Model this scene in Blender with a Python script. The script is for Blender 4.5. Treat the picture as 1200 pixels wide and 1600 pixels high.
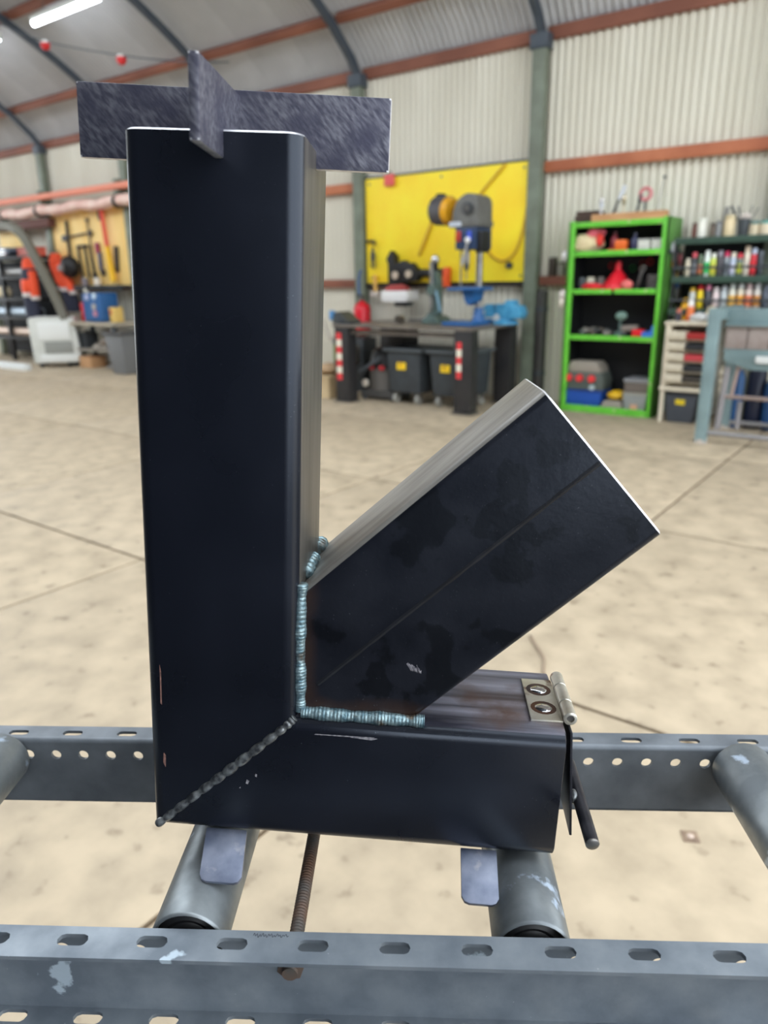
import bpy, bmesh, math, random
from mathutils import Matrix, Vector

for o in list(bpy.data.objects):
    bpy.data.objects.remove(o, do_unlink=True)
scene = bpy.context.scene
COL = scene.collection
random.seed(7)

# ------------------------------------------------------------------ camera
# world: x runs along the far wall, y towards it, z up; the far wall stands at y = 0
DW = 7.86                                              # camera to wall
CAM = Vector((0.0, -DW, 1.34762))
TURN = Matrix.Rotation(math.radians(34.315), 3, 'Z')   # the conveyor stands askew to the hall
RIGHT = TURN @ Vector((0.998973, 0.042885, -0.014646))
DOWN = TURN @ Vector((-0.001103, -0.300081, -0.953913))
FWD = TURN @ Vector((-0.045304, 0.952949, -0.299725))
CONV0 = Vector((0.0, -DW, 0.96)) + TURN @ Vector((-0.21423, 0.34820, 0.0))   # conveyor datum
cam_data = bpy.data.cameras.new('camera')
cam = bpy.data.objects.new('camera', cam_data)
COL.objects.link(cam)
m = Matrix.Identity(4)
for i in range(3):
    m[i][0] = RIGHT[i]; m[i][1] = -DOWN[i]; m[i][2] = -FWD[i]; m[i][3] = CAM[i]
cam.matrix_world = m
cam_data.sensor_fit = 'VERTICAL'
cam_data.sensor_height = 36.0
cam_data.lens = 1150.0 / 1600.0 * 36.0
cam_data.clip_start = 0.02
cam_data.clip_end = 200
cam_data.dof.use_dof = True
cam_data.dof.focus_distance = 0.52
cam_data.dof.aperture_fstop = 6.8
scene.camera = cam

# ------------------------------------------------------------------ world, light, exposure
world = bpy.data.worlds.new('daylight_sky')
scene.world = world
world.use_nodes = True
wn = world.node_tree.nodes
wn['Background'].inputs['Color'].default_value = (0.88, 0.94, 1.0, 1)
wn['Background'].inputs['Strength'].default_value = 2.6
scene.view_settings.view_transform = 'Standard'
scene.view_settings.look = 'None'
scene.view_settings.gamma = 1.0
scene.view_settings.exposure = 0.62
scene.view_settings.use_curve_mapping = False

# ------------------------------------------------------------------ frames
PHI = 0.0
def wp(s, off, h):
    return Vector((s, -off, h))

# ------------------------------------------------------------------ materials
def lin(c):
    return tuple(((v / 255) / 12.92 if v / 255 <= 0.04045 else ((v / 255 + 0.055) / 1.055) ** 2.4) for v in c)

MATS = {}
def mat(name, rgb, rough=0.5, metal=0.0, rgb2=None, scale=8.0, detail=4.0, lo=0.35, hi=0.65, stretch=(1, 1, 1),
        rot=(0, 0, 0), bump=0.0, bscale=None, rough2=None, spec=0.5, emit=0.0, rgb3=None, lo3=0.6, hi3=0.72, scale3=5.0, tint=None, speck=None, heat=None):
    if name in MATS:
        return MATS[name]
    mt = bpy.data.materials.new(name); mt.use_nodes = True
    nt = mt.node_tree; N = nt.nodes; L = nt.links
    b = N['Principled BSDF']
    b.inputs['Roughness'].default_value = rough
    b.inputs['Metallic'].default_value = metal
    b.inputs['Specular IOR Level'].default_value = spec
    c1 = lin(rgb) + (1,)
    if tint: b.inputs['Specular Tint'].default_value = tuple(tint) + (1,)
    b.inputs['Base Color'].default_value = c1
    if emit:
        b.inputs['Emission Color'].default_value = c1
        b.inputs['Emission Strength'].default_value = emit
    if rgb2 is not None or bump:
        tc = N.new('ShaderNodeTexCoord'); mp = N.new('ShaderNodeMapping')
        mp.inputs['Scale'].default_value = stretch; mp.inputs['Rotation'].default_value = rot
        if any(rot):      # turn first, then stretch
            mp.vector_type = 'TEXTURE'; mp.inputs['Scale'].default_value = tuple(1 / v for v in stretch)
        L.new(tc.outputs['Object'], mp.inputs['Vector'])
        nz = N.new('ShaderNodeTexNoise'); nz.inputs['Scale'].default_value = scale; nz.inputs['Detail'].default_value = detail
        L.new(mp.outputs['Vector'], nz.inputs['Vector'])
        out = None
        if rgb2 is not None:
            rp = N.new('ShaderNodeValToRGB')
            rp.color_ramp.elements[0].position = lo; rp.color_ramp.elements[1].position = hi
            rp.color_ramp.elements[0].color = c1; rp.color_ramp.elements[1].color = lin(rgb2) + (1,)
            L.new(nz.outputs['Fac'], rp.inputs['Fac'])
            out = rp.outputs['Color']
            if rgb3 is not None:
                n3 = N.new('ShaderNodeTexNoise'); n3.inputs['Scale'].default_value = scale3; n3.inputs['Detail'].default_value = 6
                L.new(tc.outputs['Object'], n3.inputs['Vector'])
                r3 = N.new('ShaderNodeValToRGB')
                r3.color_ramp.elements[0].position = lo3; r3.color_ramp.elements[1].position = hi3
                r3.color_ramp.elements[0].color = (0, 0, 0, 1); r3.color_ramp.elements[1].color = (1, 1, 1, 1)
                L.new(n3.outputs['Fac'], r3.inputs['Fac'])
                mx = N.new('ShaderNodeMix'); mx.data_type = 'RGBA'
                L.new(r3.outputs['Color'], mx.inputs['Factor']); L.new(out, mx.inputs[6])
                mx.inputs[7].default_value = lin(rgb3) + (1,)
                out = mx.outputs[2]
            if heat:          # straw-brown scorch beside the welds, fading out unevenly
                sp = N.new('ShaderNodeSeparateXYZ'); L.new(tc.outputs['Object'], sp.inputs[0])
                ax = N.new('ShaderNodeMath'); ax.operation = 'SUBTRACT'; ax.inputs[1].default_value = heat[0]; L.new(sp.outputs[0], ax.inputs[0])
                az = N.new('ShaderNodeMath'); az.operation = 'SUBTRACT'; az.inputs[1].default_value = heat[1]; L.new(sp.outputs[2], az.inputs[0])
                mn = N.new('ShaderNodeMath'); mn.operation = 'MINIMUM'; L.new(ax.outputs[0], mn.inputs[0]); L.new(az.outputs[0], mn.inputs[1])
                nh = N.new('ShaderNodeTexNoise'); nh.inputs['Scale'].default_value = 45; nh.inputs['Detail'].default_value = 5; L.new(tc.outputs['Object'], nh.inputs['Vector'])
                ad = N.new('ShaderNodeMath'); ad.operation = 'MULTIPLY_ADD'; ad.inputs[1].default_value = .016; L.new(nh.outputs['Fac'], ad.inputs[0]); L.new(mn.outputs[0], ad.inputs[2])
                mh = N.new('ShaderNodeMapRange'); mh.inputs['From Min'].default_value = heat[2]; mh.inputs['From Max'].default_value = heat[3]; mh.inputs['To Min'].default_value = 1; mh.inputs['To Max'].default_value = 0
                L.new(ad.outputs[0], mh.inputs['Value'])
                mxh = N.new('ShaderNodeMix'); mxh.data_type = 'RGBA'; L.new(mh.outputs['Result'], mxh.inputs['Factor']); L.new(out, mxh.inputs[6]); mxh.inputs[7].default_value = lin((46, 33, 27)) + (1,)
                out = mxh.outputs[2]
            if speck:
                ns = N.new('ShaderNodeTexNoise'); ns.inputs['Scale'].default_value = speck[0]; ns.inputs['Detail'].default_value = 2; L.new(tc.outputs['Object'], ns.inputs['Vector'])
                rs_ = N.new('ShaderNodeMapRange'); rs_.inputs['From Min'].default_value = speck[1]; rs_.inputs['From Max'].default_value = speck[1] + .03; L.new(ns.outputs['Fac'], rs_.inputs['Value'])
                mxs = N.new('ShaderNodeMix'); mxs.data_type = 'RGBA'; L.new(rs_.outputs['Result'], mxs.inputs['Factor']); L.new(out, mxs.inputs[6]); mxs.inputs[7].default_value = lin(speck[2]) + (1,)
                out = mxs.outputs[2]
            L.new(out, b.inputs['Base Color'])
        if rough2 is not None:
            mr = N.new('ShaderNodeMapRange')
            mr.inputs['From Min'].default_value = lo; mr.inputs['From Max'].default_value = hi
            mr.inputs['To Min'].default_value = rough; mr.inputs['To Max'].default_value = rough2
            L.new(nz.outputs['Fac'], mr.inputs['Value']); L.new(mr.outputs['Result'], b.inputs['Roughness'])
        if bump:
            bn = nz
            if bscale:
                bn = N.new('ShaderNodeTexNoise'); bn.inputs['Scale'].default_value = bscale; bn.inputs['Detail'].default_value = 5
                L.new(mp.outputs['Vector'], bn.inputs['Vector'])
            bp = N.new('ShaderNodeBump'); bp.inputs['Strength'].default_value = bump; bp.inputs['Distance'].default_value = 0.002
            L.new(bn.outputs['Fac'], bp.inputs['Height']); L.new(bp.outputs['Normal'], b.inputs['Normal'])
    MATS[name] = mt
    return mt

def plain(rgb, rough=0.5, metal=0.0, spec=0.5):
    return mat('paint_%d_%d_%d_%d_%d' % (tuple(rgb) + (int(rough * 100), int(metal * 100))), rgb, rough, metal, spec=spec)

# ------------------------------------------------------------------ mesh helpers
class MB:
    def __init__(s): s.v = []; s.f = []
    def add(s, v, f):
        o = len(s.v); s.v += [tuple(p) for p in v]; s.f += [tuple(i + o for i in q) for q in f]; return s
    def box(s, x0, x1, y0, y1, z0, z1):
        return s.add([(x0, y0, z0), (x1, y0, z0), (x1, y1, z0), (x0, y1, z0), (x0, y0, z1), (x1, y0, z1), (x1, y1, z1), (x0, y1, z1)],
                     [(0, 3, 2, 1), (4, 5, 6, 7), (0, 1, 5, 4), (1, 2, 6, 5), (2, 3, 7, 6), (3, 0, 4, 7)])
    def hexa(s, p):   # 8 points ordered like box
        return s.add(p, [(0, 3, 2, 1), (4, 5, 6, 7), (0, 1, 5, 4), (1, 2, 6, 5), (2, 3, 7, 6), (3, 0, 4, 7)])
    def prism(s, poly, y0, y1):           # poly in x,z
        n = len(poly)
        v = [(x, y0, z) for x, z in poly] + [(x, y1, z) for x, z in poly]
        f = [tuple(range(n)), tuple(range(2 * n - 1, n - 1, -1))]
        f += [(i, i + n, (i + 1) % n + n, (i + 1) % n) for i in range(n)]
        return s.add(v, f)
    def rings(s, rings, cap0=True, cap1=True, close=False):
        n = len(rings[0]); v = [p for r in rings for p in r]; f = []
        m_ = len(rings)
        for k in range(m_ if close else m_ - 1):
            a = k * n; b = ((k + 1) % m_) * n
            f += [(a + i, a + (i + 1) % n, b + (i + 1) % n, b + i) for i in range(n)]
        if not close:
            if cap0: f.append(tuple(range(n - 1, -1, -1)))
            if cap1: f.append(tuple(range((m_ - 1) * n, m_ * n)))
        return s.add(v, f)
    def tube(s, pts, r, n=10, cap=True):
        pts = [Vector(p) for p in pts]; rr = r if isinstance(r, (list, tuple)) else [r] * len(pts)
        rings = []; prev = None
        for i, p in enumerate(pts):
            d = (pts[min(i + 1, len(pts) - 1)] - pts[max(i - 1, 0)]).normalized()
            if prev is None:
                a = d.orthogonal().normalized()
            else:
                a = (prev - d * prev.dot(d)).normalized()
            prev = a; b = d.cross(a)
            rings.append([p + (a * math.cos(2 * math.pi * k / n) + b * math.sin(2 * math.pi * k / n)) * rr[i] for k in range(n)])
        return s.rings(rings, cap, cap)
    def lathe(s, prof, c=(0, 0, 0), n=16):   # prof [(r,z)]
        rings = [[(c[0] + r * math.cos(2 * math.pi * k / n), c[1] + r * math.sin(2 * math.pi * k / n), c[2] + z) for k in range(n)] for r, z in prof]
        return s.rings(rings, prof[0][0] > 1e-6, prof[-1][0] > 1e-6)
    def ball(s, c, r, n=10, m_=6):
        r = r if isinstance(r, (tuple, list)) else (r, r, r)
        rings = []
        for j in range(m_ + 1):
            t = -math.pi / 2 + math.pi * (j + 0.0001 if j == 0 else (j - 0.0001 if j == m_ else j)) / m_
            rings.append([(c[0] + r[0] * math.cos(t) * math.cos(2 * math.pi * k / n), c[1] + r[1] * math.cos(t) * math.sin(2 * math.pi * k / n), c[2] + r[2] * math.sin(t)) for k in range(n)])
        return s.rings(rings)
    def mesh(s, name, smooth=False, bevel=0.0, seg=2, angle=40):
        me = bpy.data.meshes.new(name); me.from_pydata(s.v, [], s.f); me.validate()
        if bevel:
            bm = bmesh.new(); bm.from_mesh(me); bmesh.ops.remove_doubles(bm, verts=bm.verts, dist=1e-6)
            bmesh.ops.recalc_face_normals(bm, faces=bm.faces)
            es = [e for e in bm.edges if len(e.link_faces) == 2 and e.calc_face_angle(0) > math.radians(35)]
            bmesh.ops.bevel(bm, geom=es, offset=bevel, segments=seg, affect='EDGES', profile=0.6, clamp_overlap=True)
            bm.to_mesh(me); bm.free()
        else:
            bm = bmesh.new(); bm.from_mesh(me); bmesh.ops.recalc_face_normals(bm, faces=bm.faces); bm.to_mesh(me); bm.free()
        if smooth or bevel:
            for p in me.polygons: p.use_smooth = True
            me.set_sharp_from_angle(angle=math.radians(angle))
        return me

def link(name, me, material, parent=None, loc=None, rot=None):
    o = bpy.data.objects.new(name, me)
    COL.objects.link(o)
    if material is not None and len(me.materials) == 0: me.materials.append(material)
    if parent is not None: o.parent = parent
    if loc is not None: o.location = loc
    if rot is not None: o.rotation_euler = rot
    return o

def tag(o, label=None, cat=None, group=None, kind=None):
    if label: o['label'] = label
    if cat: o['category'] = cat
    if group: o['group'] = group
    if kind: o['kind'] = kind
    return o

def empty(name, label, cat, group=None, kind=None):
    o = bpy.data.objects.new(name, None); COL.objects.link(o); o.empty_display_size = 0.05
    return tag(o, label, cat, group, kind)

def T(name, label, cat, s, off, h=0.0, rz=0.0, group=None, rx=0.0, ry=0.0):
    o = empty(name, label, cat, group)
    o.location = wp(s, off, h); o.rotation_euler = (rx, ry, PHI + math.radians(rz))
    return o

def box(p, name, material, c, d, bev=0.0, rot=None, seg=2):
    me = MB().box(-d[0] / 2, d[0] / 2, -d[1] / 2, d[1] / 2, -d[2] / 2, d[2] / 2).mesh(name, bevel=bev, seg=seg)
    return link(name, me, material, p, c, rot)
def cyl(p, name, material, a, b, r, r2=None, n=16):
    return link(name, MB().tube([a, b], [r, r if r2 is None else r2], n).mesh(name, True), material, p)
def tube(p, name, material, pts, r, n=8):
    return link(name, MB().tube(pts, r, n).mesh(name, True), material, p)
def lathe(p, name, material, prof, c=(0, 0, 0), n=18, rot=None):
    return link(name, MB().lathe(prof, (0, 0, 0), n).mesh(name, True), material, p, c, rot)
def prism(p, name, material, poly, y0, y1, bev=0.0):
    return link(name, MB().prism(poly, y0, y1).mesh(name, bevel=bev), material, p)
def ball(p, name, material, c, r, n=12, m_=8):
    return link(name, MB().ball(c, r, n, m_).mesh(name, True), material, p)
def smooth_path(pts, k=6):
    P = [Vector(p) for p in pts]; out = []
    for i in range(len(P) - 1):
        p0 = P[max(i - 1, 0)]; p1 = P[i]; p2 = P[i + 1]; p3 = P[min(i + 2, len(P) - 1)]
        for j in range(k):
            t = j / k
            out.append(0.5 * ((2 * p1) + (p2 - p0) * t + (2 * p0 - 5 * p1 + 4 * p2 - p3) * t * t + (-p0 + 3 * p1 - 3 * p2 + p3) * t ** 3))
    out.append(P[-1]); return out
def lump(p, name, material, c, r, amp=0.25, seed=0, n=14, m_=9):
    rnd = random.Random(seed); ph = [rnd.uniform(0, 6.28) for _ in range(6)]
    b = MB().ball((0, 0, 0), 1.0, n, m_); vs = []
    for x, y, z in b.v:
        k = 1 + amp * (math.sin(3 * x + ph[0]) * math.sin(4 * y + ph[1]) + 0.6 * math.sin(6 * z + ph[2] + 3 * x) + 0.4 * math.sin(9 * y + ph[3]))
        zz = z * r[2] * k
        vs.append((x * r[0] * k, y * r[1] * k, max(zz, -r[2] * 0.8)))
    b.v = vs
    return link(name, b.mesh(name, True, angle=80), material, p, c)
def copy_tree(o, parent=None):
    c = o.copy(); COL.objects.link(c); c.parent = parent
    for ch in list(o.children): copy_tree(ch, c)
    return c

# ------------------------------------------------------------------ shared materials
M_CONC = mat('concrete_floor', (190, 173, 147), 0.75, 0, (162, 147, 124), scale=6.5, detail=12, lo=0.36, hi=0.70, bump=0.25, bscale=40,
             rgb3=(124, 108, 88), lo3=0.62, hi3=0.80, scale3=13, rough2=0.6)
M_JOINT = mat('joint_filler', (120, 102, 80), 0.9)
M_SHEET = mat('painted_sheet', (222, 218, 203), 0.45, 0, (208, 203, 186), scale=1.2, detail=5, stretch=(1, 1, 0.3))
M_ROOF = mat('roof_sheet', (190, 191, 192), 0.45, 0, (168, 169, 170), scale=1.0, detail=5)
M_POST = mat('green_grey_post', (122, 132, 116), 0.5, 0, (104, 110, 96), scale=6, detail=5)
M_RAFT = mat('dark_blue_steel', (58, 68, 80), 0.5, 0.0, (72, 80, 88), scale=5)
M_RUST = mat('rust_red_primer', (146, 92, 72), 0.7, 0, (122, 74, 58), scale=3, detail=6, stretch=(.4, 1, 1))
M_ORANGE = mat('orange_primer', (192, 118, 82), 0.6, 0, (168, 96, 64), scale=3, detail=5)
M_SALMON = mat('salmon_primer', (236, 148, 122), 0.6)
M_BLACK = mat('black_plastic', (22, 22, 24), 0.5)
M_DKGREY = mat('dark_grey_plastic', (62, 68, 72), 0.5, 0, (54, 58, 62), scale=9)
M_STEEL = mat('bare_steel', (150, 148, 144), 0.35, 0.9, (120, 116, 112), scale=20)
M_CHROME = mat('chrome', (220, 222, 225), 0.12, 1.0)
M_RUBBER = mat('rubber', (26, 26, 27), 0.8)
M_WOOD = mat('pale_timber', (206, 160, 112), 0.7, 0, (180, 132, 88), scale=9, stretch=(.3, 2, 2))
M_DKWOOD = mat('dark_timber', (82, 62, 54), 0.7, 0, (60, 46, 42), scale=9, stretch=(.3, 2, 2))
M_WHITE = mat('white_enamel', (224, 226, 220), 0.45, 0, (206, 208, 200), scale=4)
M_RED = plain((206, 36, 40), 0.4)
M_YELLOW = mat('yellow_board_paint', (255, 232, 48), 0.55, 0, (252, 214, 36), scale=2.2, detail=5)
M_GREEN = mat('bright_green_paint', (112, 206, 66), 0.4, 0, (96, 186, 56), scale=6, rgb3=(170, 196, 130), lo3=0.66, hi3=0.7, scale3=14)
M_TEAL = mat('teal_grey_enamel', (128, 150, 152), 0.45, 0, (112, 132, 134), scale=5)

# ------------------------------------------------------------------ setting
def setting(name, label, cat):
    o = empty(name, label, cat, kind='structure')
    o.location = wp(0, 0, 0); o.rotation_euler = (0, 0, PHI)
    return o        # local x = s, local y = -off, local z = h

S0, PITCH = -20.53, 2.39           # posts at S0 + k*PITCH
NB = 10
S1 = S0 + NB * PITCH

# floor: concrete base with cast slabs, joints recessed between them
floor = setting('floor', 'pale dusty concrete workshop floor cast in large squares', 'floor')
link('floor_base', MB().box(S0 - .2, 8, -12, .4, -.2, -.012).mesh('floor_base'), M_JOINT, floor)
G = 1.93
slab_mesh = MB().box(-G / 2 + .008, G / 2 - .008, -G / 2 + .008, G / 2 - .008, -.011, 0).mesh('slab', bevel=.006)
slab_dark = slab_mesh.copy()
M_DIMSLAB = mat('dim_reflection_slab', (58, 60, 62), .8, 0, (44, 46, 48), scale=5, detail=8)  # unseen slabs behind the camera, added dark to dim the stove's reflections
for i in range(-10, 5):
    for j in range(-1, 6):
        o = link('slab', slab_mesh if j < 4 else slab_dark, M_CONC if j < 4 else M_DIMSLAB, floor)
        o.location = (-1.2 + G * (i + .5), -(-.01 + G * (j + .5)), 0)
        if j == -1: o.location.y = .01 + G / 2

# corrugated far wall
def corrugated(name, s0, s1, curve, per, amp=.016, k=8):
    n = max(1, int(round((s1 - s0) / per))) * k
    b = MB(); rows = []
    for ci, (off, h) in enumerate(curve):
        a = curve[max(ci - 1, 0)]; c = curve[min(ci + 1, len(curve) - 1)]
        tx, tz = c[0] - a[0], c[1] - a[1]; l = math.hypot(tx, tz)
        nx, nz = tz / l, -tx / l
        row = []
        for i in range(n + 1):
            t = amp * math.cos(2 * math.pi * i / k)
            row.append((s0 + (s1 - s0) * i / n, -(off + nx * t), h + nz * t))
        rows.append(row)
    v = [p for r in rows for p in r]; w = n + 1
    f = [(r * w + i, r * w + i + 1, (r + 1) * w + i + 1, (r + 1) * w + i) for r in range(len(rows) - 1) for i in range(n)]
    b.add(v, f)
    me = bpy.data.meshes.new(name); me.from_pydata(b.v, [], b.f)
    for p in me.polygons: p.use_smooth = True
    return me

wall = setting('wall_back', 'cream corrugated sheet wall on green grey posts and rusty rails', 'wall')
SW = PITCH / 3
ws = corrugated('corrugated_sheet', 0, SW, [(-.06, -.02), (-.06, 1.8), (-.06, 3.72)], SW / 10)
for k in range(NB * 3):
    link('corrugated_sheet', ws, M_SHEET, wall, (S0 + k * SW, 0, 0))
for k in range(NB + 1):
    s = S0 + k * PITCH
    link('post', MB().prism([(-.075, 0), (.075, 0), (.075, 3.66), (-.075, 3.66)], -.11, .0).mesh('post', bevel=.012), M_POST, wall, (s, 0, 0))
    link('post_bracket', MB().box(-.10, .10, -.13, .02, 3.56, 3.70).mesh('post_bracket', bevel=.01), M_RAFT, wall, (s, 0, 0))
for k in range(NB):
    s = S0 + k * PITCH
    for h, mt, hh in ((1.32, M_RUST, .05), (2.47, M_ORANGE, .055)):
        g = MB().box(s + .078, s + PITCH - .078, -.03, .05, h - hh, h + hh)
        link('wall_rail', g.mesh('wall_rail', bevel=.006), mt, wall)

# vaulted roof
HALF = [(0, 3.65), (.15, 3.86), (.48, 4.14), (.76, 4.32), (1.0, 4.46), (1.32, 4.63), (1.74, 4.83), (2.4, 5.10), (3.2, 5.37), (4.2, 5.62), (5.5, 5.76)]
def outward(pts, d):
    r = []
    for i, (o_, h_) in enumerate(pts):
        a = pts[max(i - 1, 0)]; c = pts[min(i + 1, len(pts) - 1)]
        tx, tz = c[0] - a[0], c[1] - a[1]; l = math.hypot(tx, tz)
        r.append((o_ - tz / l * d, h_ + tx / l * d))
    return r
FULL = HALF + [(11 - o_, h_) for o_, h_ in reversed(HALF[:-1])]
ceil = setting('ceiling', 'curved corrugated roof lining on dark ribs and rust red purlins', 'ceiling')
sheet_curve = outward(FULL, .13)
rs_a = corrugated('roof_sheet', 0, SW, sheet_curve[:10], SW / 10)
rs_b = corrugated('roof_sheet_far_slope', 0, SW, sheet_curve[13:], SW / 10)
for k in range(NB * 3):
    link('roof_sheet', rs_a, M_ROOF, ceil, (S0 + k * SW, 0, 0))
    link('roof_sheet', rs_b, M_ROOF, ceil, (S0 + k * SW, 0, 0))
rib = MB()
ro, ri = outward(FULL, .02), outward(FULL, -.06)
for i in range(len(FULL) - 1):
    a, b_, c, d = ro[i], ro[i + 1], ri[i], ri[i + 1]
    rib.hexa([(-.035, -c[0], c[1]), (.035, -c[0], c[1]), (.035, -a[0], a[1]), (-.035, -a[0], a[1]), (-.035, -d[0], d[1]), (.035, -d[0], d[1]), (.035, -b_[0], b_[1]), (-.035, -b_[0], b_[1])])
rib_me = rib.mesh('rib', True, angle=50)
for k in range(NB + 1):
    link('rib', rib_me, M_RAFT, ceil, (S0 + k * PITCH, 0, 0))
for (o_, h_, sz, ang) in ((-.045, 3.71, .12, 0), (.44, 4.19, .09, 38), (1.62, 4.86, .09, 27), (3.1, 5.43, .09, 16), (7.9, 5.43, .09, -16), (9.38, 4.86, .09, -27)):
    for k in range(NB):
        g = MB().box(.04, PITCH - .04, -.045, .045, -sz / 2, sz / 2)
        link('purlin', g.mesh('purlin', bevel=.006), M_RUST, ceil, (S0 + k * PITCH, -o_, h_), (math.radians(-ang), 0, 0))

# the other sides of the hall
wl = setting('wall_left', 'end wall of the hall beyond the tool board', 'wall')
link('end_panel', MB().box(S0 - .1, S0, -11.0, -5.0, 0, 5.8).mesh('end_panel'), M_SHEET, wl)
wf = setting('wall_front', 'unseen near side of the hall, darkened to dim stove reflections', 'wall')
M_DIMWALL = mat('dim_reflection_wall', (62, 70, 84), .6, 0, (54, 60, 72), scale=3)  # unseen wall coloured dark so the stove front reflects less
link('side_panel', MB().box(S0, S1, -11.06, -11, 0, 3.7).mesh('side_panel'), M_DIMWALL, wf)

# ------------------------------------------------------------------ foreground materials
TI = (.76, .85, 1.0)
M_SCALE = mat('mill_scale_steel', (12, 14, 21), 0.26, 0.0, (18, 20, 28), scale=14, detail=7, rough2=0.32, bump=0.03, bscale=300, spec=0.5, tint=TI, speck=(700, .74, (80, 84, 92)))
M_SCALE2 = mat('mill_scale_steel_stained', (15, 16, 22), 0.28, 0.0, (24, 25, 31), scale=30, detail=9, rough2=0.36, bump=0.05, bscale=300, spec=0.5, tint=TI,
               rgb3=(5, 5, 8), lo3=0.55, hi3=0.57, scale3=24, speck=(800, .74, (70, 72, 78)), heat=(.1, .093, .012, .021))
M_SCALE3 = mat('mill_scale_steel_streaked', (46, 46, 56), 0.34, 0.35, (158, 158, 172), scale=70, detail=9, lo=.36, hi=.7, rough2=0.45, bump=0.08, bscale=260, spec=0.4,
               stretch=(.06, 1, 1), rgb3=(84, 60, 48), lo3=0.50, hi3=0.70, scale3=20)  # base tube top: paler lengthwise streaks and brownish patches
M_SCALE4 = mat('dark_bar_steel', (30, 31, 38), 0.36, 0.3, (50, 50, 56), scale=80, detail=6)
M_GROUND = mat('ground_flat_steel', (120, 120, 130), 0.45, 0.6, (72, 72, 86), scale=420, detail=12, lo=0.36, hi=0.62, stretch=(1, 1, .3), rot=(0, -.75, 0), rough2=0.6, bump=0.1, bscale=700, rgb3=(70, 70, 86), lo3=.44, hi3=.66, scale3=48)
M_CUT = mat('sawn_bright_edge', (236, 236, 238), 0.35, 0.55, (196, 196, 202), scale=200, detail=4)
M_WELD = mat('weld_metal', (84, 112, 122), 0.34, 0.6, (150, 172, 176), scale=260, detail=6, bump=.3, bscale=420, rgb3=(92, 78, 62), lo3=0.56, hi3=0.68, scale3=75)
M_WELD2 = mat('weld_metal_dark', (138, 142, 142), 0.32, 0.6, (62, 64, 68), scale=200)
M_HEAT = mat('heat_tinted_steel', (86, 54, 36), 0.5, 0.2, (44, 34, 34), scale=40, detail=6)
M_SEAM = mat('seam_dark', (13, 14, 20), 0.5, 0.0, (26, 28, 34), scale=60)
M_HINGE = mat('hinge_steel', (222, 220, 210), 0.28, 0.7, (196, 190, 174), scale=60, rgb3=(110, 62, 30), lo3=0.6, hi3=0.7, scale3=70)
M_RAIL = mat('galvanised_rail', (136, 144, 151), 0.45, 0.35, (104, 113, 122), scale=24, detail=6, rough2=0.6, bump=0.05, bscale=300,
             rgb3=(176, 190, 200), lo3=0.69, hi3=0.71, scale3=22, speck=(420, .76, (180, 186, 190)))
M_ROLLER = mat('zinc_roller', (140, 146, 148), 0.36, 0.7, (106, 112, 116), scale=30, detail=7, rough2=0.55, rgb3=(176, 190, 206), lo3=0.64, hi3=0.68, scale3=34)
M_THREAD = mat('rusty_threaded_steel', (118, 84, 62), 0.6, 0.3, (88, 84, 80), scale=40, detail=6)
M_FOOT = mat('foot_flat_bar', (128, 134, 150), 0.4, 0.5, (86, 94, 114), scale=40, detail=8, rgb3=(150, 150, 156), lo3=0.6, hi3=0.68, scale3=50)

# ------------------------------------------------------------------ rocket stove
stove = empty('rocket_stove', 'black welded square tube rocket stove standing on the roller conveyor', 'stove')
sm = Matrix.Identity(4)
RS = ((0.9982903, 0.0213972, 0.0543928), (-0.0237867, 0.9987628, 0.0436698), (-0.0533911, -0.0448890, 0.9975642))
for i in range(3):
    for j in range(3): sm[i][j] = RS[i][j]
sm[0][3], sm[1][3], sm[2][3] = 0.0298405, 0.0671235, 0.0271687
CM = Matrix.Translation(CONV0) @ TURN.to_4x4()
stove.matrix_world = CM @ sm
W_, D_, H_, HA, L_, CR, WT = 0.100, 0.096, 0.4432, 0.0928, 0.2764, 0.0095, 0.004

def rrect(w, d, r, k=6):
    pts = []
    for cx, cy, a0 in ((w - r, d - r, 0), (r, d - r, 90), (r, r, 180), (w - r, r, 270)):
        for j in range(k + 1):
            a = math.radians(a0 + 90 * j / k); pts.append((cx + r * math.cos(a), cy + r * math.sin(a)))
    return pts
def ring_tube(b, *rr):
    return b.rings(list(rr), close=True)
def inset(pr, d):
    cx = sum(p[0] for p in pr) / len(pr); cy = sum(p[1] for p in pr) / len(pr)
    w = max(p[0] for p in pr) - cx; h = max(p[1] for p in pr) - cy
    return [(cx + (x - cx) * (w - d) / w, cy + (y - cy) * (h - d) / h) for x, y in pr]

def split_mat(me, test, m1, m2):
    me.materials.append(m1); me.materials.append(m2)
    for p in me.polygons: p.material_index = 1 if test(p) else 0

po = rrect(W_, D_, CR); pi_ = [(x + WT, y + WT) for x, y in rrect(W_ - 2 * WT, D_ - 2 * WT, CR - WT)]
mz = lambda x: max(0.0, min(HA, x * HA / W_))
b = MB(); ring_tube(b, [(x, y, mz(x)) for x, y in po], [(x, y, H_ - .0009) for x, y in po], [(x, y, H_) for x, y in inset(po, .0009)], [(x, y, H_) for x, y in pi_], [(x, y, mz(x)) for x, y in pi_])
me = b.mesh('chimney_tube', True, angle=30)
me.materials.append(M_SCALE); me.materials.append(M_CUT); me.materials.append(mat('tower_side_sheen', (98, 94, 88), 0.4, 0.35, (70, 68, 64), scale=90, detail=8, stretch=(1, 1, .08)))  # paler right face: grazing reflection put into the colour
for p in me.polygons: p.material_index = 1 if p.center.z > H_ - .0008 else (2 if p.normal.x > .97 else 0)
link('chimney_tube', me, None, stove)
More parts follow.
